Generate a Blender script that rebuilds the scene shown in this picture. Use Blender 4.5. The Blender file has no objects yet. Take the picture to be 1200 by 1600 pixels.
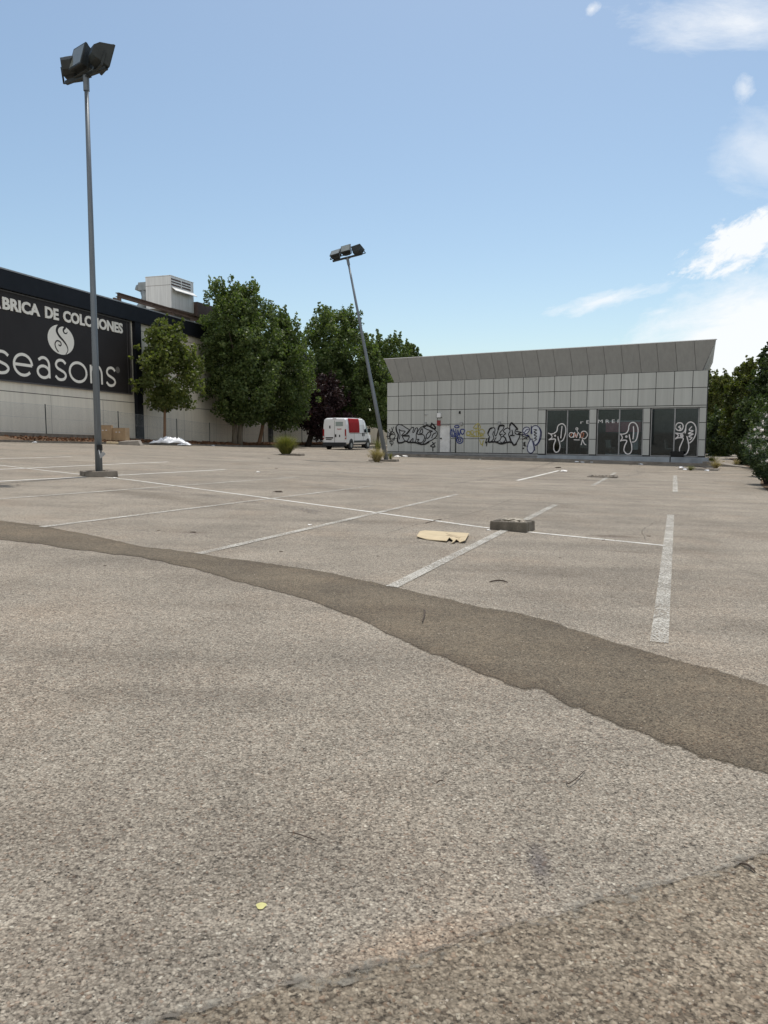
import bpy, math, random
import numpy as np
from mathutils import Vector, Matrix, Euler
random.seed(7); rng = np.random.default_rng(7)
S = bpy.context.scene
COL = S.collection
PI = math.pi
# ---------------------------------------------------------------- camera model
F = 1206.0; PITCH = math.atan(124/F); H = 1.5
def ray(px, py):
    u = (px-600)/F; v = (800-py)/F
    return (u, math.cos(PITCH)+v*math.sin(PITCH), -math.sin(PITCH)+v*math.cos(PITCH))
cd = bpy.data.cameras.new('camera'); cam = bpy.data.objects.new('camera', cd); COL.objects.link(cam)
cam.location = (0, 0, H); cam.rotation_euler = (PI/2-PITCH, 0, 0)
cd.sensor_fit = 'VERTICAL'; cd.sensor_height = 36; cd.lens = F/1600*36
cd.clip_start = 0.05; cd.clip_end = 3000
S.camera = cam
S.render.resolution_x = 768; S.render.resolution_y = 1024
# ---------------------------------------------------------------- terrain height
GX = [-60, -30, -21, -8, 0, 8, 20, 60]
GY = [10, 25, 43, 58, 70, 120]
GT = [[1.5, .9, .63, .24, 0, -.24, -.60, -1.0],
      [1.7, 1.0, .72, .25, 0, -.23, -.50, -.9],
      [1.9, 1.25, .97, .32, -.06, -.20, -.40, -.8],
      [1.5, 1.0, .76, .28, -.10, -.25, -.42, -.8],
      [1.0, .7, .50, .10, -.10, -.20, -.40, -.8],
      [.5, .2, .10, -.1, -.10, -.20, -.40, -.8]]
def g(x, y):
    x = min(max(x, GX[0]), GX[-1]); y = min(max(y, GY[0]), GY[-1])
    i = 0
    while i < len(GX)-2 and x > GX[i+1]: i += 1
    j = 0
    while j < len(GY)-2 and y > GY[j+1]: j += 1
    a = (x-GX[i])/(GX[i+1]-GX[i]); b = (y-GY[j])/(GY[j+1]-GY[j])
    return (GT[j][i]*(1-a)+GT[j][i+1]*a)*(1-b)+(GT[j+1][i]*(1-a)+GT[j+1][i+1]*a)*b
def gp(px, py, dz=0.0):
    """point of the terrain met by the ray of a photo pixel"""
    r = ray(px, py); t = 0.8; last = t
    f = lambda t: H+r[2]*t-g(r[0]*t, r[1]*t)
    while f(t) > 0 and t < 400: last = t; t *= 1.01
    a, b = last, t
    for _ in range(30):
        m = (a+b)/2
        if f(m) > 0: a = m
        else: b = m
    return Vector((r[0]*a, r[1]*a, g(r[0]*a, r[1]*a)+dz))
def atY(px, py, Y):
    r = ray(px, py); t = Y/r[1]; return Vector((r[0]*t, Y, H+r[2]*t))
# ---------------------------------------------------------------- mesh helpers
class MB:
    def __init__(s): s.v = []; s.f = []
    def add(s, vs, fs, M=None):
        n = len(s.v)
        for q in vs:
            q = Vector(q)
            s.v.append(tuple(M @ q if M else q))
        s.f += [tuple(n+i for i in q) for q in fs]; return s
    def box(s, c, d, M=None, R=None):
        x, y, z = d[0]/2, d[1]/2, d[2]/2
        vs = [Vector((a*x, b*y, e*z)) for a in (-1, 1) for b in (-1, 1) for e in (-1, 1)]
        if R: vs = [R @ q for q in vs]
        vs = [q+Vector(c) for q in vs]
        return s.add(vs, [(0,1,3,2),(4,6,7,5),(0,4,5,1),(2,3,7,6),(0,2,6,4),(1,5,7,3)], M)
    def hexa(s, p, M=None):  # 8 pts: bottom loop 4, top loop 4
        return s.add(p, [(3,2,1,0),(4,5,6,7),(0,1,5,4),(1,2,6,5),(2,3,7,6),(3,0,4,7)], M)
    def tube(s, path, rad, n=8, M=None, cap=True):
        path = [Vector(p) for p in path]; vs = []; fs = []
        if not hasattr(rad, '__len__'): rad = [rad]*len(path)
        up = Vector((0, 0, 1)); pv = None
        for i, p in enumerate(path):
            d = (path[min(i+1, len(path)-1)]-path[max(i-1, 0)]).normalized()
            if pv is None:
                a = up if abs(d.z) < .9 else Vector((1, 0, 0))
                e = d.cross(a).normalized()
            else:
                e = (pv-d*pv.dot(d)).normalized()
            pv = e; w = d.cross(e)
            for k in range(n):
                t = 2*PI*k/n; vs.append(p+e*math.cos(t)*rad[i]+w*math.sin(t)*rad[i])
        for i in range(len(path)-1):
            for k in range(n):
                fs.append((i*n+k, i*n+(k+1) % n, (i+1)*n+(k+1) % n, (i+1)*n+k))
        if cap: fs.append(tuple(range(n))[::-1]); fs.append(tuple((len(path)-1)*n+k for k in range(n)))
        return s.add(vs, fs, M)
    def blob(s, c, r, n=8, m=5, j=.2, M=None):
        vs = []; fs = []
        for i in range(m+1):
            th = PI*i/m
            for k in range(n):
                a = 2*PI*k/n; q = 1+random.uniform(-j, j) if 0 < i < m else 1
                vs.append(Vector((c[0]+r[0]*math.sin(th)*math.cos(a)*q, c[1]+r[1]*math.sin(th)*math.sin(a)*q, c[2]+r[2]*math.cos(th)*q)))
        for i in range(m):
            for k in range(n): fs.append((i*n+k, (i+1)*n+k, (i+1)*n+(k+1) % n, i*n+(k+1) % n))
        return s.add(vs, fs, M)
def rootloc(o):
    while o.parent: o = o.parent
    return Vector(o.location) if not o.get('_local') else Vector((0, 0, 0))
def build(name, mb, mat, parent=None, loc=None, smooth=False, bevel=0, local=False):
    """world-space vertices -> object; children are stored relative to their thing's empty"""
    me = bpy.data.meshes.new(name)
    if parent is not None:
        off = Vector((0, 0, 0)) if local else rootloc(parent)
    else: off = Vector(loc) if loc is not None else Vector((0, 0, 0))
    me.from_pydata([tuple(Vector(v)-off) for v in mb.v] if off.length else mb.v, [], mb.f)
    me.materials.append(mat)
    if smooth: me.polygons.foreach_set('use_smooth', [True]*len(me.polygons))
    o = bpy.data.objects.new(name, me); COL.objects.link(o)
    if parent is not None: o.parent = parent
    elif loc is not None: o.location = loc
    if bevel:
        b = o.modifiers.new('bevel', 'BEVEL'); b.width = bevel; b.segments = 2; b.limit_method = 'ANGLE'
    return o
def tag(o, label=None, cat=None, group=None, kind=None):
    if label: o['label'] = label
    if cat: o['category'] = cat
    if group: o['group'] = group
    if kind: o['kind'] = kind
    return o
def thing(name, label, cat, loc, rot=0, group=None):
    o = bpy.data.objects.new(name, None); COL.objects.link(o); o.location = loc; o.rotation_euler = (0, 0, rot)
    o.empty_display_size = .3
    return tag(o, label, cat, group)
def struct(name, mb, mat, smooth=False): return tag(build(name, mb, mat, smooth=smooth), kind='structure')
def catmull(P, n=5, closed=False):
    P = [Vector(p) for p in P]; out = []; L = len(P)
    rngi = range(L if closed else L-1)
    for i in rngi:
        if closed: a, b, c, d = P[i-1], P[i], P[(i+1) % L], P[(i+2) % L]
        else: a, b, c, d = P[max(i-1, 0)], P[i], P[i+1], P[min(i+2, L-1)]
        for k in range(n):
            t = k/n
            out.append(.5*((2*b)+(c-a)*t+(2*a-5*b+4*c-d)*t*t+(3*b-a-3*c+d)*t**3))
    out.append(P[0] if closed else P[-1]); return out
def ribbon(mb, pts, w, fn, off=0.0, rise=.0008, thick=0):
    """2-D strip; fn(x, y, off) places it on a real surface"""
    n = len(pts); L = []; R = []
    for i, p in enumerate(pts):
        d = pts[min(i+1, n-1)]-pts[max(i-1, 0)]
        d = Vector((d[0], d[1])); d = d.normalized() if d.length > 1e-9 else Vector((1, 0))
        q = Vector((-d[1], d[0])); ww = (w[i] if hasattr(w, '__len__') else w)/2
        o = off+rise*i/n
        L.append(fn(p[0]+q[0]*ww, p[1]+q[1]*ww, o)); R.append(fn(p[0]-q[0]*ww, p[1]-q[1]*ww, o))
    mb.add(L+R, [(i, i+1, n+i+1, n+i) for i in range(n-1)])
# ---------------------------------------------------------------- materials
def mat(name):
    m = bpy.data.materials.new(name); m.use_nodes = True; nt = m.node_tree
    for n in list(nt.nodes): nt.nodes.remove(n)
    return m, nt
class NT:
    def __init__(s, nt): s.nt = nt
    def n(s, t, **k):
        q = s.nt.nodes.new(t)
        for a, b in k.items():
            if a in ('inp',):
                for i, v in b.items(): 
                    if hasattr(v, 'is_linked') or isinstance(v, bpy.types.NodeSocket): s.nt.links.new(v, q.inputs[i])
                    else: q.inputs[i].default_value = v
            else: setattr(q, a, b)
        return q
    def math(s, op, a, b=0.0, clamp=False):
        q = s.n('ShaderNodeMath', operation=op, use_clamp=clamp, inp={0: a, 1: b}); return q.outputs[0]
    def mix(s, f, a, b, bt='MIX'):
        q = s.n('ShaderNodeMix', data_type='RGBA', blend_type=bt)
        for i, v in ((0, f), (6, a), (7, b)):
            if isinstance(v, bpy.types.NodeSocket): s.nt.links.new(v, q.inputs[i])
            else: q.inputs[i].default_value = v if i == 0 else (tuple(v)+(1,) if len(v) == 3 else v)
        return q.outputs[2]
    def ramp(s, fac, stops):
        q = s.n('ShaderNodeValToRGB'); s.nt.links.new(fac, q.inputs[0]); e = q.color_ramp.elements
        while len(e) < len(stops): e.new(.5)
        for i, (p, c) in enumerate(stops):
            e[i].position = p; e[i].color = (c, c, c, 1) if not hasattr(c, '__len__') else tuple(c)+(1,)
        return q.outputs[0]
    def noise(s, vec, scale, detail=4, rough=.55, dist=0, d3=True):
        q = s.n('ShaderNodeTexNoise', inp={'Scale': scale, 'Detail': detail, 'Roughness': rough, 'Distortion': dist})
        if vec is not None: s.nt.links.new(vec, q.inputs['Vector'])
        return q.outputs[0]
    def out(s, sh, disp=None):
        o = s.n('ShaderNodeOutputMaterial'); s.nt.links.new(sh, o.inputs[0]); return o
    def bsdf(s, col, rough=.7, metal=0, spec=.5, normal=None, **k):
        q = s.n('ShaderNodeBsdfPrincipled')
        for nm, v in (('Base Color', col), ('Roughness', rough), ('Metallic', metal), ('Specular IOR Level', spec)):
            if isinstance(v, bpy.types.NodeSocket): s.nt.links.new(v, q.inputs[nm])
            else: q.inputs[nm].default_value = tuple(v)+(1,) if hasattr(v, '__len__') else v
        if normal is not None: s.nt.links.new(normal, q.inputs['Normal'])
        return q.outputs[0]
    def bump(s, h, strength=.3, dist=.01):
        return s.n('ShaderNodeBump', inp={'Strength': strength, 'Distance': dist, 'Height': h}).outputs[0]
    def pos(s): return s.n('ShaderNodeNewGeometry').outputs['Position']
    def objc(s): return s.n('ShaderNodeTexCoord').outputs['Object']
def simple(name, col, rough=.6, metal=0, var=.25, scale=3, spec=.4, bump=0, streak=False, island=0, fine=0):
    """weathered procedural surface: base colour broken by dirt noise"""
    m, nt = mat(name); N = NT(nt); p = N.objc()
    vec = p
    if streak:
        vec = N.n('ShaderNodeMapping', inp={0: p, 3: (6, 6, .35)}).outputs[0]
    a = N.ramp(N.noise(vec, scale, 6, .62), [(.3, 1-var), (.7, 1+var*.35)])
    c = N.mix(1, col, a, 'MULTIPLY')
    if fine:
        b = N.ramp(N.noise(p, fine, 3, .6), [(.3, .8), (.7, 1.15)]); c = N.mix(1, c, b, 'MULTIPLY')
    if island:
        r = N.n('ShaderNodeNewGeometry').outputs['Random Per Island']
        c = N.mix(1, c, N.ramp(r, [(0, 1-island), (1, 1+island)]), 'MULTIPLY')
    rr = N.math('ADD', N.math('MULTIPLY', N.noise(p, scale*4, 3), .25), rough-.12)
    nb = N.bump(N.noise(p, max(scale*8, fine), 5), bump, .01) if bump else None
    N.out(N.bsdf(c, rr, metal, spec, nb)); return m
def asphalt(name, tint=(1, 1, 1), dark=1.0, stones=95, blobs=(), coarse=1.0, contrast=1.0, edged=False):
    m, nt = mat(name); N = NT(nt); p = N.pos()
    warp = N.n('ShaderNodeVectorMath', operation='ADD', inp={0: p, 1: N.n('ShaderNodeVectorMath', operation='SCALE', inp={0: N.n('ShaderNodeTexNoise', inp={'Vector': p, 'Scale': 40.}).outputs[1], 3: .02}).outputs[0]}).outputs[0]
    v1 = N.n('ShaderNodeTexVoronoi', inp={'Vector': warp, 'Scale': float(stones)})
    v1.inputs['Randomness'].default_value = 1
    sep = N.n('ShaderNodeSeparateColor', inp={0: v1.outputs['Color']})
    def k(v): return tuple((.42+(v_-.42)*contrast) for v_ in v)
    stone = N.ramp(sep.outputs[0], [(0, k((.17, .145, .12))), (.10, k((.29, .255, .215))), (.4, k((.40, .36, .31))), (.75, k((.50, .455, .395))), (.95, k((.55, .505, .44))), (1, k((.72, .69, .62)))])
    # reddish and pale single stones
    red = N.math('GREATER_THAN', sep.outputs[1], .93)
    stone = N.mix(N.math('MULTIPLY', red, .35), stone, (.36, .22, .15))
    edge = N.ramp(v1.outputs['Distance'], [(.25, 1.0), (.75, .62)])
    c = N.mix(1, stone, edge, 'MULTIPLY')
    v2 = N.n('ShaderNodeTexVoronoi', inp={'Vector': warp, 'Scale': stones*.42})
    s2 = N.n('ShaderNodeSeparateColor', inp={0: v2.outputs['Color']})
    pit = N.math('MULTIPLY', N.math('GREATER_THAN', s2.outputs[2], .93), N.math('LESS_THAN', v2.outputs['Distance'], .30))
    c = N.mix(N.math('MULTIPLY', pit, .6), c, (.10, .085, .07))
    c = N.mix(1, c, N.ramp(N.noise(p, stones*.8, 2, .6), [(.35, .40), (.44, 1.0), (.70, 1.12)]), 'MULTIPLY')
    c = N.mix(1, c, N.ramp(N.noise(p, stones*.28, 3, .7), [(.33, .68), (.43, 1.0)]), 'MULTIPLY')
    gr = N.ramp(N.noise(p, 22, 6, .75), [(.3, .78), (.7, 1.2)])
    c = N.mix(1, c, gr, 'MULTIPLY')
    # medium and large mottling
    c = N.mix(1, c, N.ramp(N.noise(p, 1.1, 7, .62), [(.28, .80), (.55, 1.0), (.78, 1.12)]), 'MULTIPLY')
    c = N.mix(1, c, N.ramp(N.noise(p, .22, 5, .55), [(.3, .86), (.7, 1.09)]), 'MULTIPLY')
    # long traffic streaks running along the aisles
    mp = N.n('ShaderNodeMapping', inp={0: p, 2: (0, 0, math.radians(38)), 3: (.09, 1.1, 1)})
    c = N.mix(1, c, N.ramp(N.noise(mp.outputs[0], 1.0, 6, .6), [(.34, .84), (.5, 1.0), (.75, 1.07)]), 'MULTIPLY')
    mp = N.n('ShaderNodeMapping', inp={0: p, 2: (0, 0, math.radians(18)), 3: (.12, .9, 1)})
    c = N.mix(1, c, N.ramp(N.noise(mp.outputs[0], 1.3, 6, .6), [(.3, .88), (.5, 1.0)]), 'MULTIPLY')
    # warm dusty patches
    c = N.mix(N.ramp(N.noise(p, .6, 5, .6), [(.5, 0), (.75, .35)]), c, N.mix(1, c, (1.12, .96, .84), 'MULTIPLY'))
    for (bx, by, rx, ry, rot, st, col) in blobs:
        q = N.n('ShaderNodeVectorMath', operation='SUBTRACT', inp={0: p, 1: (bx, by, 0)}).outputs[0]
        q = N.n('ShaderNodeVectorRotate', rotation_type='Z_AXIS', inp={'Vector': q, 'Angle': -rot}).outputs[0]
        q = N.n('ShaderNodeVectorMath', operation='MULTIPLY', inp={0: q, 1: (1/rx, 1/ry, 0)}).outputs[0]
        ln = N.n('ShaderNodeVectorMath', operation='LENGTH', inp={0: q}).outputs[1]
        ln = N.math('ADD', ln, N.math('MULTIPLY', N.math('SUBTRACT', N.noise(p, 1.6/min(rx, ry), 5, .65), .5), 1.3))
        c = N.mix(N.math('MULTIPLY', N.ramp(ln, [(.25, 1), (1.0, 0)]), st), c, N.mix(1, c, col, 'MULTIPLY'))
    c = N.mix(1, c, tuple(dark*t for t in tint), 'MULTIPLY')
    h = N.math('ADD', N.math('MULTIPLY', v1.outputs['Distance'], -.9), N.math('MULTIPLY', N.noise(p, 160, 3), .5))
    h = N.math('ADD', h, N.math('MULTIPLY', sep.outputs[2], .5))
    bp = N.n('ShaderNodeBump', inp={'Strength': .55*coarse, 'Distance': .006, 'Height': h}).outputs[0]
    if edged:   # broken, dirt-collecting margins of a trench repair (v runs across the strip)
        uvn = N.n('ShaderNodeTexCoord').outputs['UV']; v = N.n('ShaderNodeSeparateXYZ', inp={0: uvn}).outputs[1]
        d = N.math('MINIMUM', v, N.math('SUBTRACT', 1.0, v))
        d2_ = N.math('ADD', d, N.math('MULTIPLY', N.math('SUBTRACT', N.noise(p, 5, 6, .65), .5), .16))
        c = N.mix(N.ramp(d2_, [(.03, .55), (.20, 0)]), c, N.mix(1, c, (.66, .64, .62), 'MULTIPLY'))
        c = N.mix(N.ramp(N.noise(p, 1.6, 5, .65), [(.42, 0), (.68, .6)]), c, N.mix(1, c, (1.28, 1.25, 1.2), 'MULTIPLY'))
        al = N.ramp(N.math('ADD', d, N.math('MULTIPLY', N.math('SUBTRACT', N.noise(p, 30, 5, .75), .5), .07)), [(.008, 0), (.030, 1)])
        N.out(N.n('ShaderNodeMixShader', inp={0: al, 1: N.n('ShaderNodeBsdfTransparent').outputs[0], 2: N.bsdf(c, .9, 0, .25, bp)}).outputs[0]); return m
    N.out(N.bsdf(c, .9, 0, .25, bp)); return m
def paint_worn(name, col, worn=.45, scale=60):
    m, nt = mat(name); N = NT(nt); p = N.pos()
    a = N.math('ADD', N.math('MULTIPLY', N.noise(p, scale, 3, .7), .6), N.math('MULTIPLY', N.noise(p, 1.7, 5, .6), .25))
    f = N.ramp(a, [(worn, 0), (worn+.14, 1)])
    tr = N.n('ShaderNodeBsdfTransparent').outputs[0]
    b = N.bsdf(N.mix(1, col, N.ramp(N.noise(p, 9, 5), [(.3, .82), (.7, 1.05)]), 'MULTIPLY'), .8, 0, .2)
    N.out(N.n('ShaderNodeMixShader', inp={0: f, 1: tr, 2: b}).outputs[0]); return m
def leafmat(name, c1, c2, c3, trans=.35):
    m, nt = mat(name); N = NT(nt)
    r = N.n('ShaderNodeNewGeometry').outputs['Random Per Island']
    c = N.ramp(r, [(0, c1), (.5, c2), (.95, c3)])
    c = N.mix(1, c, N.ramp(N.noise(N.objc(), .55, 3), [(.35, .72), (.65, 1.2)]), 'MULTIPLY')
    b = N.bsdf(c, .55, 0, .35)
    t = N.n('ShaderNodeBsdfTranslucent'); nt.links.new(N.mix(1, c, (1.3, 1.45, .6), 'MULTIPLY'), t.inputs[0])
    N.out(N.n('ShaderNodeMixShader', inp={0: trans, 1: b, 2: t.outputs[0]}).outputs[0]); return m
def glassmat(name, tint=(.62, .68, .70), a=1.0):
    m, nt = mat(name); N = NT(nt)
    tr = N.n('ShaderNodeBsdfTransparent', inp={0: tint+(1,)}).outputs[0]
    gl = N.n('ShaderNodeBsdfGlossy', inp={0: (.9, .95, 1, 1), 1: .03}).outputs[0]
    fr = N.n('ShaderNodeFresnel', inp={0: 1.5}).outputs[0]
    N.out(N.n('ShaderNodeMixShader', inp={0: N.math('MULTIPLY', fr, a), 1: tr, 2: gl}).outputs[0]); return m
M = {}
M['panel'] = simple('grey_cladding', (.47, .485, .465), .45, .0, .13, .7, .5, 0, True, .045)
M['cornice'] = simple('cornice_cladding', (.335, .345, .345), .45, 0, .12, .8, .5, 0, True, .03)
M['joint'] = simple('dark_joint', (.035, .035, .035), .8)
M['plinth'] = simple('painted_plinth', (.36, .40, .44), .75, 0, .35, 1.2, .3, .1)
M['concrete'] = simple('old_concrete', (.30, .27, .235), .9, 0, .4, 2.2, .2, .5, False, 0, 60)
M['concrete_dark'] = simple('grimy_concrete', (.165, .145, .118), .9, 0, .45, 5, .2, .6, False, 0, 70)
M['kerb_brown'] = simple('brown_stained_kerb', (.21, .185, .155), .9, 0, .45, 3.0, .2, .6, False, 0, 60)
M['cream'] = simple('cream_render', (.78, .735, .63), .85, 0, .13, .5, .2, .1, True)
M['cream_groove'] = simple('wall_groove', (.16, .15, .13), .9)
M['black'] = simple('navy_black_fascia', (.010, .012, .017), .6, 0, .3, .8, .2)
M['coping'] = simple('metal_coping', (.33, .34, .35), .5, .3)
M['sign'] = simple('charcoal_canvas', (.030, .027, .027), .65, 0, .15, .6, .25)
M['letter'] = simple('off_white_letter', (.86, .83, .75), .6, 0, .06, 1)
M['dim'] = simple('dull_letter', (.17, .16, .15), .7)
M['steel'] = simple('galvanised_steel', (.17, .195, .22), .5, .4, .25, 3, .5, 0, True)
M['steel_light'] = simple('grey_metal', (.36, .37, .38), .5, .4)
M['dark_metal'] = simple('dark_metal', (.035, .04, .038), .5, .3, .3, 4)
M['rust'] = simple('rusty_beam', (.14, .095, .075), .8, .1, .4, 3)
M['hvac'] = simple('hvac_casing', (.74, .75, .74), .5, .1, .2, 1.0, .4, 0, True)
M['duct'] = simple('duct_metal', (.30, .33, .34), .45, .4, .3, 2)
M['slot'] = simple('louvre_slot', (.12, .085, .075), .8)
M['white'] = simple('white_paint', (.78, .79, .80), .35, 0, .08, 1.5, .5)
M['door'] = simple('white_door', (.72, .73, .73), .5, 0, .18, 2.5, .4)
M['red'] = simple('red_vinyl', (.34, .012, .016), .6, 0, .15, 2, .08)
M['tail'] = simple('red_lamp', (.30, .012, .015), .2, 0, .1, 2, .6)
M['rubber'] = simple('black_rubber', (.018, .018, .018), .8)
M['bumper'] = simple('dark_bumper', (.025, .028, .032), .6)
M['rim'] = simple('wheel_cover', (.30, .31, .32), .4, .4)
M['carglass'] = simple('dark_car_glass', (.02, .025, .03), .08, 0, .1, 2, .8)
M['ltglass'] = simple('pale_car_glass', (.30, .36, .35), .15, 0, .1, 2, .8)
M['cardboard'] = simple('cardboard', (.40, .285, .175), .85, 0, .2, 3, .2, .1)
M['cardboard_pale'] = simple('sun_bleached_cardboard', (.50, .41, .27), .85, 0, .16, 5, .2, .2)
M['cut'] = simple('cardboard_cut', (.22, .15, .09), .9)
M['sheet'] = simple('white_plastic', (.74, .76, .80), .45, 0, .12, 2, .5)
M['bluebag'] = simple('blue_grey_plastic', (.33, .38, .44), .4, 0, .2, 3, .5)
M['dirt'] = simple('dry_earth', (.15, .105, .07), .95, 0, .5, 1.8, .1, .8, False, 0, 25)
M['litter_leaf'] = simple('dry_leaves', (.17, .085, .045), .9, 0, .4, 5, .2, 0, False, .5)
M['bark'] = simple('plane_bark', (.20, .17, .13), .9, 0, .45, 2.5, .1, .5, True)
M['bark_dark'] = simple('dark_bark', (.055, .045, .038), .9, 0, .4, 3, .1, .5, True)
M['bark_red'] = simple('young_bark', (.27, .17, .11), .9, 0, .35, 3, .1, .4, True)
M['leaf'] = leafmat('plane_leaf', (.056, .088, .028), (.092, .134, .042), (.160, .195, .068))
M['leaf_light'] = leafmat('young_plane_leaf', (.070, .096, .026), (.110, .138, .038), (.17, .185, .058), .42)
M['leaf_dark'] = leafmat('dense_leaf', (.032, .052, .020), (.052, .080, .028), (.092, .118, .040), .3)
M['leaf_mid'] = leafmat('acacia_leaf', (.058, .076, .018), (.092, .112, .028), (.15, .155, .045), .35)
M['leaf_plum'] = leafmat('plum_leaf', (.020, .010, .014), (.034, .015, .020), (.055, .026, .026), .2)
M['leaf_ole'] = leafmat('oleander_leaf', (.026, .050, .022), (.042, .075, .030), (.09, .12, .05), .25)
M['weed'] = leafmat('weed_leaf', (.10, .115, .028), (.15, .16, .04), (.27, .24, .08), .3)
M['straw'] = leafmat('dry_grass', (.22, .17, .08), (.34, .27, .13), (.45, .38, .22), .25)
M['petal'] = simple('white_petal', (.80, .77, .73), .6)
M['g_black'] = simple('black_spray', (.012, .012, .014), .6)
M['g_grey'] = simple('grey_spray', (.45, .47, .48), .6, 0, .25, 2)
M['g_blue'] = simple('blue_spray', (.03, .05, .20), .6)
M['g_navy'] = simple('navy_spray', (.02, .025, .10), .6)
M['g_white'] = simple('white_spray', (.62, .65, .70), .6)
M['g_yellow'] = simple('yellow_spray', (.42, .37, .10), .7)
M['g_chalk'] = simple('white_marker_paint', (.80, .78, .78), .6)
M['g_orange'] = simple('orange_spray', (.50, .20, .12), .6)
M['glass'] = glassmat('shop_glass')
M['interior'] = simple('interior_wall', (.33, .34, .35), .8)
M['intfloor'] = simple('interior_floor', (.14, .14, .14), .5)
M['pink'] = simple('pink_panel', (.85, .33, .38), .5)
M['chair'] = simple('pale_chair_plastic', (.60, .62, .60), .4)
M['twig'] = simple('twig_bark', (.075, .055, .042), .9)
M['yellow'] = simple('yellow_green_leaf', (.55, .52, .22), .7)
M['stone'] = simple('pebble_stone', (.40, .35, .29), .9, 0, .4, 30, .2, 0, False, .45)
M['soil'] = simple('island_soil', (.24, .20, .15), .95, 0, .5, 6, .1, .9, False, 0, 40)

# ---------------------------------------------------------------- ground
def P2(px, py): q = gp(px, py); return (q.x, q.y)
def blob(px, py, rx, ry, rot, st, col=(.55, .52, .5)): q = gp(px, py); return (q.x, q.y, rx, ry, math.radians(rot), st, col)
blobs = [blob(843, 1348, .05, .16, -4, .75, (.40, .40, .48)), blob(150, 1480, .35, .5, 0, .35), blob(60, 1290, .5, .4, 0, .35),
         blob(640, 1480, .40, .12, 25, .35, (1.05, .78, .60)), blob(420, 1330, .5, .35, 20, .22), blob(590, 940, .25, .2, 0, .3, (1.1, .85, .7)),
         blob(240, 775, 4.5, .55, -42, .55, (.62, .59, .56)), blob(900, 905, 2.0, 1.3, 0, .25), blob(330, 905, 1.3, .4, -35, .3),
         blob(690, 800, 1.6, 1.6, 0, .2), blob(1100, 850, .5, 2.5, -20, .28), blob(955, 838, .5, .22, 0, .8, (.45, .40, .38)),
         blob(980, 862, .35, .15, 0, .5, (.6, .56, .54)), blob(690, 838, .9, .5, 0, .3, (1.15, 1.05, .95)), blob(300, 832, .3, .2, 0, .6, (.55, .5, .5)),
         blob(1120, 820, 1.2, 3, 10, .25), blob(500, 760, 5, .8, -50, .3), blob(850, 770, 5, 1.2, -30, .25)]
M['asphalt'] = asphalt('lot_asphalt', (1.025, .985, .905), .77, 100, blobs, 1, .9)
M['patch'] = asphalt('trench_asphalt', (1.08, .965, .78), .39, 110, (), 1, .8, True)
M['road'] = asphalt('road_asphalt', (1.05, .965, .83), .62, 84, (), 1.15, .95)
M['seam'] = paint_worn('tar_seam', (.14, .125, .105), .385, 24)
M['sand'] = paint_worn('sandy_seam', (.27, .25, .21), .425, 14)
M['tyre'] = paint_worn('tyre_mark', (.17, .15, .135), .43, 30)
M['line'] = paint_worn('worn_line_paint', (.68, .66, .61), .29, 55)
M['line_m'] = paint_worn('pale_line_paint', (.49, .47, .42), .345, 55)
M['line_f'] = paint_worn('faded_line_paint', (.54, .52, .46), .385, 55)
xs = sorted(set([-900, -500, -250, -150, -100, -80, -60, -50]+[i*.5 for i in range(-84, 85)]+[50, 60, 80, 100, 150, 250, 500, 900]))
ys = sorted(set([-60, -30, -15, -8]+[i*.5 for i in range(-8, 171)]+[90, 100, 110, 120, 150, 200, 300, 500, 900, 1500]))
mb = MB(); nx = len(xs)
mb.v = [(x, y, g(x, y)) for y in ys for x in xs]
mb.f = [(j*nx+i, j*nx+i+1, (j+1)*nx+i+1, (j+1)*nx+i) for j in range(len(ys)-1) for i in range(nx-1)]
struct('ground', mb, M['asphalt'])

def interp(pts, x):
    if x <= pts[0][0]: a, b = pts[0], pts[1]
    elif x >= pts[-1][0]: a, b = pts[-2], pts[-1]
    else:
        i = 0
        while x > pts[i+1][0]: i += 1
        a, b = pts[i], pts[i+1]
    return a[1]+(b[1]-a[1])*(x-a[0])/(b[0]-a[0])
top = [(0, 813), (60, 821), (120, 832), (170, 843), (220, 853), (330, 868), (420, 881), (520, 895), (600, 914), (700, 935), (760, 949), (800, 955), (860, 970), (900, 985), (960, 1003), (1060, 1031), (1130, 1048), (1200, 1070)]
bot = [(0, 843), (80, 853), (150, 864), (250, 876), (330, 896), (430, 925), (480, 938), (520, 953), (560, 970), (620, 1000), (690, 1031), (740, 1052), (780, 1068), (850, 1085), (900, 1110), (960, 1135), (1000, 1150), (1040, 1166), (1100, 1188), (1200, 1212)]
from mathutils import noise as mn
def jit(x, a, s=.06): return a*(mn.noise(Vector((x*s, a*3.1, 0)))+.6*mn.noise(Vector((x*s*3.3, 5, 0))))
mb = MB(); C = 520; R_ = 12
for i in range(C+1):
    x = -260+i*1760/C
    sc = (interp(top, x)-676)/200
    a = gp(x, interp(top, x)+jit(x, 1.8*sc, .02)); b = gp(x, interp(bot, x)+jit(x+900, 4.0*sc, .014))
    for j in range(R_+1):
        q = a.lerp(b, j/R_); mb.v.append((q.x, q.y, g(q.x, q.y)+.004))
mb.f = [(i*(R_+1)+j, i*(R_+1)+j+1, (i+1)*(R_+1)+j+1, (i+1)*(R_+1)+j) for i in range(C) for j in range(R_)]
o = struct('resurfaced_strip', mb, M['patch']); ul = o.data.uv_layers.new(name='uv')
for l in o.data.loops: ul.data[l.index].uv = ((l.vertex_index//(R_+1))/40, (l.vertex_index % (R_+1))/R_)
seam = [(250, 1598), (350, 1572), (450, 1540), (600, 1508), (680, 1487), (775, 1452), (880, 1427), (950, 1405), (1020, 1389), (1120, 1360), (1200, 1335)]
mb = MB(); C = 300; sp = []
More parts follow.
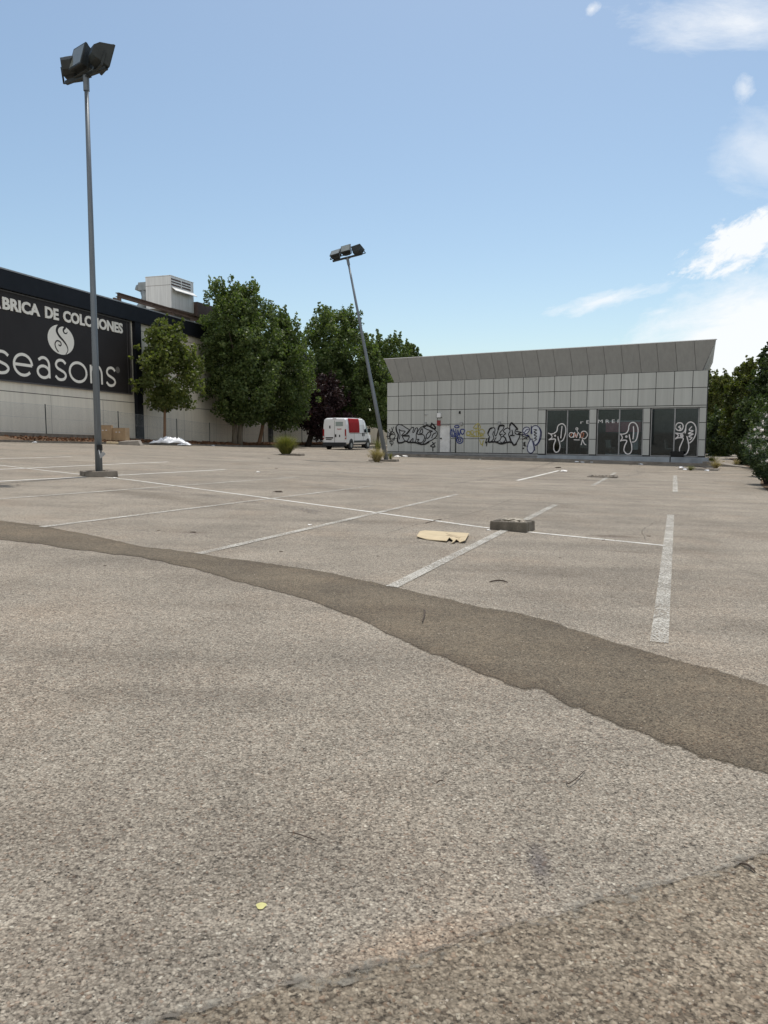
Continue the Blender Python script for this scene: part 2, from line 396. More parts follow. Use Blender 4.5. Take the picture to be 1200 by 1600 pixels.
for i in range(C+1):
    x = -150+i*1700/C
    a = gp(x, interp(seam, x)+jit(x, 5, .04)); sp.append(a)
    for j in range(7):
        q = a.lerp(Vector((a.x*1.0+(.5 if j else 0), -9, 0)), j/6); mb.v.append((q.x, q.y, g(q.x, q.y)+.004))
mb.f = [(i*7+j, i*7+j+1, (i+1)*7+j+1, (i+1)*7+j) for i in range(C) for j in range(6)]
struct('road_edge', mb, M['road'])
def gfn(dz): return lambda x, y, o: (x, y, g(x, y)+dz+o)
mb = MB()
ww = [max(.006, .020+.022*mn.noise(Vector((i*.07, 0, 0)))+.006*mn.noise(Vector((i*.9, 3, 0)))) for i in range(len(sp))]
ribbon(mb, [Vector((q.x, q.y-.004)) for q in sp], [w_*.6 for w_ in ww], gfn(.011))
struct('tar_seam', mb, M['seam'])
mb = MB(); ribbon(mb, [Vector((q.x, q.y-.012)) for q in sp], [.035+w_*2.0 for w_ in ww], gfn(.008))
struct('sandy_seam', mb, M['sand'])
def gline(name, pxs, w, m, dz=.005, group=None):
    W = [gp(*q) for q in pxs]; pts = []
    for a, b in zip(W[:-1], W[1:]):
        n = max(2, int((b-a).length/.4))
        pts += [Vector((a.x+(b.x-a.x)*k/n, a.y+(b.y-a.y)*k/n)) for k in range(n)]
    pts.append(Vector((W[-1].x, W[-1].y)))
    mb = MB(); ribbon(mb, pts, w, gfn(dz)); return struct(name, mb, m)
gline('parking_line', [(-60, 719), (0, 727), (205, 750), (400, 776), (600, 803), (760, 825), (1040, 853)], .095, M['line'], .005)
for a, b, w, m in [((65, 824), (580, 760), .12, 'line_m'), ((-40, 783), (460, 746), .13, 'line_m'), ((-30, 754), (352, 734), .14, 'line'),
                   ((-30, 735), (262, 722), .14, 'line'), ((-40, 718), (112, 714), .14, 'line'), ((310, 866), (714, 773), .12, 'line_m'),
                   ((612, 918), (868, 789), .13, 'line_m'), ((1030, 1005), (1048, 805), .13, 'line_m')]:
    gline('parking_line', [a, b], w, M[m], .009)
for a, b, w, m in [((926, 759), (962, 738.5), .13, 'line_m'), ((1055, 769), (1055, 743), .15, 'line_m'), ((808, 751), (873, 735.5), .13, 'line'),
                   ((700, 741), (790, 729), .12, 'line_f'), ((600, 731), (700, 727), .12, 'line_f'), ((350, 719), (600, 727), .10, 'line_f'),
                   ((890, 745), (1055, 752), .10, 'line_f'), ((520, 738), (566, 740), .18, 'line_f')]:
    gline('parking_line', [a, b], w, M[m], .007)
gline('tyre_mark', catmull([(890, 747), (930, 746), (975, 744), (1000, 740), (996, 736), (970, 733), (930, 731)], 4), .32, M['tyre'], .011)
gline('tyre_mark', catmull([(150, 766), (210, 764), (300, 772), (420, 788), (520, 806)], 4), .35, M['tyre'], .011)
gline('tyre_mark', catmull([(870, 720), (840, 730), (800, 742), (700, 757)], 4), .3, M['tyre'], .011)
def crack(pxs, w=.012):
    P = catmull([Vector(p) for p in pxs], 8)
    gline('asphalt_crack', [(q[0]+random.uniform(-1, 1), q[1]+random.uniform(-.6, .6)) for q in P], w, M['seam'], .006)
crack([(600, 835), (660, 818), (722, 806), (760, 795), (800, 780)], .02)
crack([(1010, 845), (1004, 830), (1020, 818)], .02)
crack([(1190, 900), (1120, 880), (1085, 868)], .015)
crack([(20, 1060), (110, 1085), (190, 1082), (260, 1100)], .006)
crack([(560, 1180), (640, 1210), (700, 1205)], .005)
crack([(930, 1290), (1000, 1262), (1040, 1268), (1110, 1240)], .005)
crack([(300, 1450), (340, 1420), (352, 1395)], .004)
crack([(1115, 716), (1135, 728), (1168, 732)], .04)

# ---------------------------------------------------------------- right-hand showroom
d2 = Vector((.847, -.532)).normalized(); n2 = Vector((-d2.y*-1, -d2.x)) if False else Vector((d2.y, -d2.x))
P0 = Vector((.235, 56.0))
def fw(u, z, o=0.0):  # facade coords -> world (o metres out of the wall)
    q = P0+d2*u+n2*o; return Vector((q.x, q.y, z))
def fpx(px, py, o=0.0):
    r = ray(px, py); p = P0+n2*o
    t = (p.x*n2.x+p.y*n2.y)/(r[0]*n2.x+r[1]*n2.y)
    q = Vector((r[0]*t, r[1]*t))-p; return q.dot(d2), H+r[2]*t
FM = Matrix(((d2.x, -n2.x, 0, P0.x), (d2.y, -n2.y, 0, P0.y), (0, 0, 1, 0), (0, 0, 0, 1)))  # local x=u, y=into building
bk = Vector((.38, .925)).normalized()
LEN = 21.54; DEP = 15.0; ZT = 5.05; ZB = .14
root = thing('showroom', 'low grey panel clad showroom with flared cornice and graffiti under three big windows', 'building', (P0.x, P0.y, -.1))
def fbox(mb, u0, u1, z0, z1, o0, o1):
    mb.hexa([fw(u0, z0, o1), fw(u1, z0, o1), fw(u1, z0, o0), fw(u0, z0, o0), fw(u0, z1, o1), fw(u1, z1, o1), fw(u1, z1, o0), fw(u0, z1, o0)])
cols = [0, .97, 2.01, 3.06, 4.11, 5.15, 6.18, 7.25, 8.30, 9.33, 10.38, 11.41, 12.47, 13.53, 14.57, 15.60, 16.64, 17.66, 18.68, 19.71, 20.73, LEN]
rows = [ZB, 1.09, 2.08, 3.07, 4.08, ZT]
mb = MB(); gap = .019
def panel(u0, u1, z0, z1):
    j = lambda: random.uniform(-.004, .004)
    p = [fw(u0+gap, z0+gap, .035+j()), fw(u1-gap, z0+gap, .035+j()), fw(u1-gap, z0+gap, .005), fw(u0+gap, z0+gap, .005),
         fw(u0+gap, z1-gap, .035+j()), fw(u1-gap, z1-gap, .035+j()), fw(u1-gap, z1-gap, .005), fw(u0+gap, z1-gap, .005)]
    mb.hexa(p)
for r in range(5):
    for c in range(len(cols)-1):
        u0, u1 = cols[c], cols[c+1]; z0, z1 = rows[r], rows[r+1]
        if r < 3:
            if u0 >= 11.3: continue
            if u0 == 4.11 and r < 2: continue
        panel(u0, u1, z0, z1)
# door surround slivers, window piers, header
panel(4.11, 4.20, ZB, 2.08)
for (u0, u1) in ((11.41, 11.93), (14.77, 15.20), (18.01, 18.42), (21.15, LEN)):
    for z0, z1 in ((ZB, 1.09), (1.09, 2.08), (2.08, 2.95)): panel(u0, u1, z0, z1)
panel(11.41, LEN, 2.95, 3.07)
build('wall_panel', mb, M['panel'], root)
# backing walls and box of the building
mb = MB()
fbox(mb, 0, 4.19, -.6, ZT-.002, -.20, 0); fbox(mb, 4.19, 5.13, 2.075, ZT-.002, -.20, 0); fbox(mb, 5.13, 11.93, -.6, ZT-.002, -.20, 0)
fbox(mb, 11.93, LEN, 2.955, ZT-.002, -.20, 0); fbox(mb, 11.93, LEN, -.6, .10, -.20, 0)
for (u0, u1) in ((14.78, 15.19), (18.02, 18.41), (21.16, LEN)): fbox(mb, u0, u1, .10, 2.955, -.20, 0)
build('backing_wall', mb, M['joint'], root)
mb = MB()
A = fw(0, 0, -.2); B = fw(LEN, 0, -.2); bv = Vector((bk.x, bk.y, 0))*DEP
def wallseg(mb, a, b, z0, z1, t=.2):
    d = (b-a); d.z = 0; d.normalize(); q = Vector((d.y, -d.x, 0))*t
    mb.hexa([Vector((p.x, p.y, z)) for z in (z0, z1) for p in (a, b, b-q, a-q)])
wallseg(mb, B+Vector((0, 0, 0)), B+bv, -.8, ZT-.002)
wallseg(mb, B+bv, A+bv, -.8, ZT-.002)
wallseg(mb, A+bv, A, -.8, ZT-.002)
build('side_wall', mb, M['panel'], root)
mb = MB(); mb.hexa([Vector((p.x, p.y, z)) for z in (4.7, 4.95) for p in (A, B, B+bv, A+bv)])
build('roof', mb, M['concrete'], root)
# interior
mb = MB(); mb.hexa([Vector((p.x, p.y, z)) for z in (-.3, .10) for p in (A, B, B+bv, A+bv)])
build('interior_floor', mb, M['intfloor'], root)
mb = MB(); mb.hexa([Vector((p.x, p.y, z)) for z in (3.0, 3.05) for p in (A, B, B+bv, A+bv)])
fbox(mb, 11.0, 11.2, .1, 3.0, -8.2, -.2); fbox(mb, 11.2, 19.7, .1, 3.0, -8.2, -8.0)
build('interior_partition', mb, M['interior'], root)
# cornice
co = .85
uL, zL = fpx(600, 561, co); uR, zR = fpx(1119, 531, co); zc = (zL+zR)/2
bL, bR = .60, 21.23
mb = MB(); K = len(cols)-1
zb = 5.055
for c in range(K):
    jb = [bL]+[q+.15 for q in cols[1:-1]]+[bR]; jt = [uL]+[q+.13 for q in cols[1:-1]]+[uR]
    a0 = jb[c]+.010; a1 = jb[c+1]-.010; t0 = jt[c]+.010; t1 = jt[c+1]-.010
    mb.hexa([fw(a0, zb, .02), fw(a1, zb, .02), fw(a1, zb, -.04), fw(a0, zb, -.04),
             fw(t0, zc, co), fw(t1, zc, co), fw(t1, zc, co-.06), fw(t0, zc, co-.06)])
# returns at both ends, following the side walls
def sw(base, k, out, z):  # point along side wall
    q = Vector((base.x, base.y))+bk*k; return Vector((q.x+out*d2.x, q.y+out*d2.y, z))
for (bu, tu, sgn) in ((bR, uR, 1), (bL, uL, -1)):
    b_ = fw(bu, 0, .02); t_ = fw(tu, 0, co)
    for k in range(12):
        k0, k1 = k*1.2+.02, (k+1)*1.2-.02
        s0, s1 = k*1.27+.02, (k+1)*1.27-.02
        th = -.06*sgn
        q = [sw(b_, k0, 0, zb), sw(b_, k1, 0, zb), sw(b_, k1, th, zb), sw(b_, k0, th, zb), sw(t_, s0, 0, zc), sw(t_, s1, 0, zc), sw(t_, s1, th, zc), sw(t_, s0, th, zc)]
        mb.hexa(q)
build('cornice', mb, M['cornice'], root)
mb = MB()
mb.hexa([fw(bL, zb, -.05), fw(bR, zb, -.05), fw(bR, zb, -.12), fw(bL, zb, -.12), fw(uL+.02, zc-.01, co-.07), fw(uR-.02, zc-.01, co-.07), fw(uR-.02, zc-.01, co-.12), fw(uL+.02, zc-.01, co-.12)])
build('cornice_backing', mb, M['joint'], root)
mb = MB(); fbox(mb, uL-.02, uR+.02, zc+.002, zc+.04, co-.2, co+.02)
build('cornice_lit_edge', mb, M['white'], root)  # white strip paints in the skylight along the cornice top
# plinth
mb = MB()
fbox(mb, 11.45, 21.75, -.9, .075, .0, .12); fbox(mb, 15.1, 21.75, -.9, .078, .122, .20)
build('plinth', mb, M['plinth'], root)
mb = MB(); fbox(mb, .0, 11.44, -.9, .115, .002, .03); fbox(mb, .0, 4.1, .02, .09, .032, .07)
fbox(mb, 5.2, 11.44, .0, .07, .032, .08)
build('base_trim', mb, M['coping'], root)
# windows
wins = ((11.95, 13.34, 14.75), (15.22, 16.59, 17.99), (18.44, 19.80, 21.13))
frs = []
for (u0, um, u1) in wins:
    mb = MB(); z0, z1 = .10, 2.95
    for a, b, c, d in ((u0, u0+.05, z0, z1), (u1-.05, u1, z0, z1), (u0+.052, u1-.052, z0, z0+.05), (u0+.052, u1-.052, z1-.05, z1)): fbox(mb, a, b, c, d, -.16, -.08)
    w = build('window', mb, M['steel_light'], root); frs.append(w)
    mb = MB(); fbox(mb, um-.035, um+.035, z0+.052, z1-.052, -.15, -.04); build('mullion', mb, M['coping'], w)
    for a, b in ((u0+.052, um-.037), (um+.037, u1-.052)):
        mb = MB(); fbox(mb, a, b, z0+.054, z1-.054, -.125, -.115); build('pane', mb, M['glass'], w)
# door
dr = MB(); fbox(dr, 4.27, 5.06, .16, 2.02, -.12, -.05)
dd = build('door', dr, M['door'], root)
mb = MB(); fbox(mb, 4.20, 4.265, .14, 2.07, -.14, .02); fbox(mb, 5.065, 5.13, .14, 2.07, -.14, .02); fbox(mb, 4.267, 5.063, 2.025, 2.07, -.14, .02)
build('door_frame', mb, M['steel_light'], dd)
mb = MB(); fbox(mb, 4.32, 4.42, 1.05, 1.15, -.048, .0); build('handle', mb, M['dark_metal'], dd)
def tagstrokes(name, strokes, ox, oy, sc, wpx, m, o=.045, closed=False, n=5, parent=root):
    mb = MB()
    for i, s in enumerate(strokes):
        cl = closed or s[0] == s[-1]
        s2 = s[:-1] if s[0] == s[-1] else s
        pts = [Vector(fpx(ox+p[0]/sc, oy+p[1]/sc, o)) for p in s2]
        pts = catmull(pts, n, cl)
        ribbon(mb, pts, wpx, lambda u, z, q: fw(u, z, q), o+.0015*i, .001)
    return build(name, mb, m, parent)
def fill(name, polys, ox, oy, sc, m, o=.042, parent=root):
    mb = MB()
    for i, s in enumerate(polys):
        pts = catmull([Vector(fpx(ox+p[0]/sc, oy+p[1]/sc, o)) for p in s], 4, True)[:-1]
        mb.add([fw(p[0], p[1], o+.001*i) for p in pts], [tuple(range(len(pts)))])
    return build(name, mb, m, parent)
def circ(cx, cy, r, n=8, ry=None): return [(cx+r*math.cos(2*PI*k/n), cy+(ry or r)*math.sin(2*PI*k/n)) for k in range(n)]+[(cx+r, cy)]
sc = 8.571
fill('graffiti_fill', [[(185, 430), (170, 280), (180, 215), (240, 215), (335, 270), (400, 245), (450, 250), (520, 230), (600, 215), (690, 280), (715, 320), (640, 410), (540, 455), (420, 430), (280, 420)],
     ], 600, 640, sc, M['g_grey'])
tagstrokes('graffiti', [
    [(240, 440), (198, 438), (183, 390), (190, 330), (165, 280), (160, 235), (190, 203), (240, 208), (290, 240), (340, 268)],
    [(340, 268), (300, 325), (245, 350), (262, 390), (275, 420), (240, 440)],
    [(200, 262), (235, 285), (285, 290), (252, 325), (230, 350)], [(200, 262), (215, 330), (205, 400)],
    [(345, 275), (375, 240), (400, 245), (385, 300), (402, 300), (425, 250), (452, 255), (432, 330), (432, 380), (420, 430), (388, 430), (388, 385), (345, 430), (310, 430), (340, 360), (290, 352)],
    [(540, 237), (500, 235), (455, 290), (450, 330), (520, 335), (545, 370), (520, 430), (480, 442), (450, 425), (470, 400), (440, 398)],
    [(490, 280), (512, 255), (518, 310), (482, 322), (490, 280)],
    [(535, 237), (580, 215), (640, 232), (690, 280), (715, 310), (700, 360), (640, 410), (590, 430), (550, 460), (525, 455), (560, 400), (545, 370)],
    [(575, 385), (568, 340), (610, 295), (628, 330), (592, 380), (575, 385)],
    [(530, 240), (590, 270), (650, 290), (600, 300)], [(640, 380), (660, 330), (700, 310)],
    [(650, 432), (660, 462), (622, 490), (685, 498), (668, 462), (690, 440)], [(655, 500), (656, 560)]], 600, 640, sc, .066, M['g_black'])
tagstrokes('graffiti', [
    [(183, 445), (240, 442), (290, 422), (330, 438), (420, 442), (470, 458), (540, 464), (605, 430)],
    [(160, 235), (168, 290), (190, 335), (180, 400), (184, 440)], [(520, 228), (560, 210), (620, 222), (645, 180)],
    [(650, 192), (680, 225), (688, 255), (650, 250), (610, 222)], [(636, 175), (645, 200)], [(345, 275), (300, 330)], [(250, 350), (340, 352)]], 600, 640, sc, .115, M['g_black'], .058)
tagstrokes('graffiti', [
    [(40, 290), (90, 330), (140, 300)], [(50, 400), (90, 340), (70, 260)], [(60, 340), (150, 340), (110, 410), (70, 380), (100, 290), (150, 330)],
    [(30, 360), (80, 350), (110, 280), (130, 230)], [(90, 370), (80, 440), (110, 470), (120, 430), (70, 430)], [(100, 440), (100, 490)],
    [(140, 370), (135, 410), (100, 400)], [(45, 310), (45, 380)], [(100, 240), (120, 300)]], 600, 640, sc, .05, M['g_black'], .047)
tagstrokes('graffiti', [
    circ(975, 228, 30, 8, 16), [(905, 255), (890, 300), (902, 355), (945, 365), (962, 335), (935, 300), (925, 250)], [(940, 280), (950, 360), (985, 350), (988, 268), (1008, 350), (1022, 280)],
    [(1028, 268), (1032, 310), (1050, 332), (1070, 310), (1076, 268), (1028, 268)], circ(1015, 410, 42), circ(1012, 410, 18), [(960, 260), (970, 350)], [(910, 270), (915, 340), (935, 340)], [(985, 360), (970, 420)]], 600, 640, sc, .075, M['g_blue'], .045)
tagstrokes('graffiti', [
    circ(100, 318, 24), circ(150, 310, 22, 7, 30), [(85, 290), (130, 300), (160, 340), (190, 350)], [(170, 245), (230, 185), (262, 245), (170, 245)], [(200, 240), (212, 370)], [(225, 190), (235, 360)],
    circ(280, 300, 36), circ(272, 330, 18), [(180, 300), (240, 290), (260, 340)], [(250, 400), (275, 470), (310, 410)], [(70, 340), (180, 362), (310, 350)], [(260, 380), (320, 380)], [(300, 420), (290, 490)]], 720, 640, sc, .055, M['g_yellow'], .045)
fill('graffiti_fill', [[(380, 430), (370, 320), (395, 262), (445, 245), (520, 220), (575, 220), (640, 250), (680, 190), (755, 265), (785, 345), (720, 465), (620, 430), (520, 440)]], 720, 640, sc, M['g_grey'])
tagstrokes('graffiti', [
    [(380, 440), (362, 428), (385, 370), (362, 320), (390, 262), (440, 243), (458, 265), (453, 330), (470, 352), (492, 300), (522, 215), (580, 215), (560, 270), (530, 300), (520, 330), (562, 328)],
    [(382, 440), (420, 415), (442, 380), (430, 330), (442, 290)], [(520, 330), (540, 370), (512, 420), (450, 425), (475, 370)],
    [(570, 290), (600, 255), (640, 250), (660, 290), (640, 330), (655, 380), (660, 420), (640, 440), (615, 430), (600, 380), (570, 350), (600, 320), (570, 290)],
    [(660, 290), (655, 210), (680, 180), (720, 215), (762, 265), (735, 270), (730, 320), (790, 345), (770, 400), (730, 465), (700, 470), (685, 440), (650, 350)],
    [(685, 270), (695, 330), (660, 350), (722, 345)], [(540, 370), (570, 360), (600, 400), (560, 445), (530, 430)],
    [(740, 292), (815, 305), (770, 322), (832, 342)], [(350, 385), (330, 450), (350, 430), (345, 490)]], 720, 640, sc, .066, M['g_black'])
tagstrokes('graffiti', [
    [(372, 436), (460, 432), (540, 458), (620, 438), (680, 440), (710, 476), (748, 452)], [(362, 320), (388, 262), (420, 245)], [(655, 215), (680, 180), (725, 220), (760, 262)], [(380, 372), (368, 432)], [(500, 270), (520, 218), (580, 216)], [(560, 455), (600, 440)]], 720, 640, sc, .115, M['g_black'], .058)
fill('graffiti_fill', [[(955, 330), (950, 250), (985, 218), (1035, 228), (1062, 290), (1056, 370), (1030, 440), (1000, 472), (985, 465), (975, 420)],
     [(938, 392), (908, 450), (893, 520), (907, 563), (940, 578), (970, 558), (977, 510), (962, 440), (946, 392)], [(833, 290), (852, 248), (895, 238), (917, 262), (898, 302), (860, 322)]], 720, 640, sc, M['g_white'])
tagstrokes('graffiti', [
    [(955, 330), (950, 250), (985, 216), (1035, 226), (1065, 290), (1060, 370), (1035, 440), (1000, 475), (985, 468), (975, 420)], [(1055, 240), (1080, 300), (1072, 380), (1040, 450), (1000, 485)],
    [(938, 390), (906, 450), (890, 520), (905, 565), (940, 582), (972, 560), (980, 510), (965, 440), (946, 390)], [(830, 290), (850, 245), (895, 235), (920, 260), (900, 305), (860, 325), (830, 290)], [(850, 310), (880, 270), (910, 262)],
    [(820, 330), (880, 345), (920, 370)], [(945, 215), (940, 330)], [(985, 490), (990, 550)], [(870, 360), (900, 340), (930, 390)]], 720, 640, sc, .055, M['g_navy'], .047)
tagstrokes('graffiti', [
    [(975, 265), (1015, 272), (980, 300), (1015, 315), (980, 340), (1015, 355), (985, 385), (1015, 395), (985, 420)], circ(905, 360, 8), [(815, 350), (880, 370), (920, 350)], [(820, 400), (870, 380), (890, 400)],
    [(830, 450), (860, 440), (850, 480), (880, 490)], circ(838, 518, 6), [(860, 430), (840, 480), (870, 470)]], 720, 640, sc, .05, M['g_black'], .06)
# marker paint on the window panes
go = -.108
tagstrokes('graffiti', [
    [(95, 400), (140, 412), (180, 402), (215, 370), (225, 315), (250, 285), (290, 275), (325, 305), (335, 360), (325, 420), (300, 490), (265, 515)],
    [(285, 305), (275, 390), (268, 470)], [(105, 490), (150, 482), (190, 480), (195, 500), (175, 560), (175, 620), (200, 655), (235, 645), (255, 600), (255, 550), (235, 480), (230, 445)],
    [(130, 412), (150, 440), (145, 465), (110, 490)], circ(192, 435, 7)], 845, 630, sc, .064, M['g_chalk'], go, parent=frs[0])
tagstrokes('graffiti', [circ(410, 425, 32), [(440, 462), (450, 390), (480, 460), (500, 392), (540, 462)], [(520, 470), (550, 385), (600, 380), (625, 425), (590, 475), (545, 462)],
    circ(483, 343, 14), [(485, 358), (492, 385)], [(560, 482), (540, 560)], [(560, 485), (585, 545), (610, 555)], [(440, 490), (520, 492)]], 845, 630, sc, .05, M['g_chalk'], go, parent=frs[0])
tagstrokes('graffiti', [[(450, 455), (465, 400), (485, 455)], [(545, 400), (575, 405), (560, 450), (540, 455), (545, 400)], [(400, 440), (420, 400)]], 845, 630, sc, .05, M['g_orange'], go+.004, parent=frs[0])
tagstrokes('graffiti', [
    [(62, 380), (100, 387), (150, 372), (175, 330), (180, 290), (200, 250), (240, 240), (275, 265), (295, 320), (290, 400), (265, 470), (220, 488)], [(238, 290), (240, 370), (232, 450)], [(70, 475), (110, 462), (155, 470), (130, 530), (120, 590), (150, 630), (190, 630), (215, 590), (215, 520), (192, 440), (186, 390)],
    [(75, 385), (100, 430), (75, 470)], circ(150, 417, 9)], 960, 630, 8.0, .064, M['g_chalk'], go, parent=frs[1])
tagstrokes('graffiti', [
    [(765, 290), (790, 250), (840, 250), (860, 290), (840, 335), (800, 340), (770, 320), (765, 290)], [(830, 280), (802, 300), (832, 312), (815, 330)],
    [(758, 372), (830, 380), (870, 360), (890, 320), (900, 270), (940, 236), (990, 250), (1020, 310), (1015, 390), (980, 460), (935, 500)], [(885, 378), (893, 320)],
    [(754, 450), (800, 432), (860, 440), (840, 500), (815, 560), (815, 610)], [(905, 410), (925, 490), (930, 560), (910, 620), (880, 645), (835, 640)],
    [(970, 290), (935, 335), (985, 345), (925, 380), (985, 385), (930, 415), (970, 430), (940, 460)], circ(848, 412, 10), [(762, 372), (800, 405), (757, 447)], circ(842, 405, 16)], 960, 630, 8.0, .064, M['g_chalk'], go, parent=frs[2])
def text(name, body, size, m, place, parent=None, offset=0.0, ext=.01, wide=None, loc=None):
    """built-in font as mesh; place(x, y, z) puts it on a surface"""
    cu = bpy.data.curves.new('t', 'FONT'); cu.body = body; cu.size = size; cu.offset = offset; cu.extrude = ext; cu.resolution_u = 3
    o = bpy.data.objects.new('t', cu); COL.objects.link(o); bpy.context.view_layer.update()
    me = bpy.data.meshes.new_from_object(o.evaluated_get(bpy.context.evaluated_depsgraph_get()))
    bpy.data.objects.remove(o)
    X = [v.co.x for v in me.vertices]; x0, x1 = min(X), max(X); k = (wide/(x1-x0)) if wide else 1
    mb = MB(); mb.v = [tuple(place((v.co.x-x0)*k, v.co.y, v.co.z+ext)) for v in me.vertices]; mb.f = [tuple(p.vertices) for p in me.polygons]
    return build(name, mb, m, parent, loc)
for s, px, py, h, w_, wi in (('r EM', 907, 662, .30, 1.0, 0), ('M R E F', 934.5, 661, .30, 1.35, 1)):
    u, z = fpx(px, py, go); text('window_lettering', s, h, M['white'], lambda x, y, t, u=u, z=z: fw(u+x, z+y, go-.002+t*.2), frs[wi], 0, .005, w_)
# wall fittings
def wallbox(px, py, w, h, dep, m, name='wall_lamp'):
    u, z = fpx(px, py, .05); mb = MB(); fbox(mb, u-w/2, u+w/2, z-h/2, z+h/2, .036, .04+dep); return build(name, mb, m, root, bevel=.01)
a = wallbox(686.5, 649, .26, .30, .12, M['white'], 'alarm_box')
mb = MB(); u, z = fpx(685.5, 659.5, .05); fbox(mb, u-.14, u+.14, z-.24, z+.12, .036, .055); al = build('warning_plate', mb, simple('dull_red_plate', (.28, .035, .04), .5, 0, .4, 9), root)
mb = MB(); u, z = fpx(686.5, 652, .05); fbox(mb, u-.18, u+.18, z-.04, z+.01, .036, .09); build('shade', mb, M['rubber'], a)
wallbox(665, 662, .15, .22, .1, M['steel_light']); wallbox(721, 662, .18, .22, .1, M['steel_light']); wallbox(780.5, 661, .18, .22, .1, M['steel_light'])
wallbox(718.5, 644.5, .10, .18, .08, M['rubber'], 'camera_unit'); wallbox(665.5, 648, .2, .05, .04, M['steel_light'], 'vent')
mb = MB(); u, z = fpx(712, 690, .05); fbox(mb, u-.03, u+.03, .14, z+.35, .036, .08); build('drain_pipe', mb, M['dark_metal'], root)
# walkway kerb in front of the facade
mb = MB(); n = 44
for i in range(n):
    u0 = -.3+i*(22.6)/n; u1 = -.3+(i+1)*22.6/n-.006
    def zg(u, o): q = fw(u, 0, o); return g(q.x, q.y)
    t0 = zg(u0, .9)+.11; t1 = zg(u1, .9)+.11
    mb.hexa([fw(u0, t0-.4, .95), fw(u1, t1-.4, .95), fw(u1, t1-.4, .20), fw(u0, t0-.4, .20), fw(u0, t0, .95), fw(u1, t1, .95), fw(u1, t1+.01, .20), fw(u0, t0+.01, .20)])
struct('walkway_kerb', mb, M['concrete'])
mb = MB()
for i in range(8):
    q = [(21.7, .19), (23.6, .19), (23.6, -.8), (21.7, -.8)]
mb.hexa([fw(21.6, -.8, 1.0), fw(24.2, -.8, 1.15), fw(22.8, -.8, -1.4), fw(21.8, -.8, -1.4), fw(21.6, -.12, 1.0), fw(24.2, -.42, 1.15), fw(22.8, -.32, -1.4), fw(21.8, -.10, -1.4)])
struct('concrete_apron', mb, M['concrete'])
# furniture seen through the glass
def chair(u, o, rot, label):
    q = fw(u, .10, o); r = thing('shop_chair', label, 'chair', q, rot, 'chairs inside the showroom'); r['_local'] = 1
    mb = MB(); mb.box((0, 0, .45), (.46, .44, .04)); build('seat', mb, M['chair'], r, local=True)
    mb = MB(); mb.box((0, .22, .72), (.44, .03, .46), R=Matrix.Rotation(-.15, 3, 'X')); build('backrest', mb, M['chair'], r, local=True)
    for sx in (-1, 1):
        for sy in (-1, 1):
            mb = MB(); mb.tube([(sx*.20, sy*.19, .43), (sx*.23, sy*.22, 0)], .014, 6); build('leg', mb, M['steel_light'], r, local=True)
    return r
chair(12.9, -.9, .4, 'pale chair inside leftmost showroom window'); chair(15.9, -.8, 2.0, 'pale chair behind glass left of the pink counter')
chair(17.6, -1.0, -.5, 'pale chair behind glass under the pink counter'); chair(19.45, -.7, .9, 'pale chair behind glass nearest the black bag')
chair(14.1, -1.1, 2.8, 'pale chair inside showroom behind the orange tag')
q = fw(16.75, .1, -.42); r = thing('pink_counter', 'pink and white display stand inside middle window', 'display stand', q, math.atan2(d2.y, d2.x)); r['_local'] = 1
mb = MB(); mb.box((0, 0, 1.75), (2.1, .3, .62)); build('panel', mb, M['pink'], r, local=True)
mb = MB(); mb.box((0, 0, 2.10), (2.12, .34, .06)); mb.box((.75, 0, .9), (.35, .22, 1.06)); mb.box((0, -.01, .05), (2, .5, .1)); build('support', mb, M['white'], r, local=True)

# ---------------------------------------------------------------- left warehouse
rv = ray(1010, 703); dl = Vector((rv[0], rv[1])).normalized(); SL = rv[2]/math.hypot(rv[0], rv[1])   # slope of its lines
nl = Vector((dl.y, -dl.x))
q = ray(0, 676); Q0 = Vector((q[0], q[1]))*(47.5/q[1])
def lw(s, z, o=0.0): q = Q0+dl*s+nl*o; return Vector((q.x, q.y, z+SL*s))
def lpx(px, py, o=0.0):
    r = ray(px, py); p = Q0+nl*o; t = p.dot(nl)/(r[0]*nl.x+r[1]*nl.y)
    q = Vector((r[0]*t, r[1]*t))-p; s = q.dot(dl); return s, H+r[2]*t-SL*s
def lbox(mb, s0, s1, z0, z1, o0, o1):
    mb.hexa([lw(s0, z0, o1), lw(s0, z0, o0), lw(s1, z0, o0), lw(s1, z0, o1), lw(s0, z1, o1), lw(s0, z1, o0), lw(s1, z1, o0), lw(s1, z1, o1)])
wh = thing('warehouse', 'long cream warehouse with black roof fascia and black column, left side of lot', 'building', lw(0, 0))
S0, S1 = -34, 62
zt = lpx(0, 417, .35)[1]; zf = zt-1.22
sC0 = lpx(209, 600)[0]; sC1 = lpx(218, 600)[0]
mb = MB(); lbox(mb, S0, S1, -1, zf+.3, -.3, 0)
a = [lw(S0, 0, -.3), lw(S1, 0, -.3)]
lbox(mb, S1-.3, S1, -1, zf+.2, -22, -.3); lbox(mb, S0, S0+.3, -1, zf+.2, -22, -.3)
build('wall', mb, M['cream'], wh)
mb = MB(); lbox(mb, S0-.2, S1+.2, zf, zt-.09, -.28, .35); build('fascia', mb, M['black'], wh)
mb = MB(); lbox(mb, S0-.22, S1+.22, zt-.088, zt, -.4, .38); build('coping', mb, M['coping'], wh)
mb = MB(); lbox(mb, S0, S1, zf+.35, zf+.6, -22, -.41); build('roof', mb, M['concrete'], wh)
for a, b in ((sC0, sC1), (sC1+21.5, sC1+22.1)):
    mb = MB(); lbox(mb, a, b, -.5, zf-.002, .0, .30); build('column', mb, M['black'], wh)
zg1 = lpx(0, 610)[1]
mb = MB()
zs = [zg1, zg1-2.0, 8.6, 7.4]
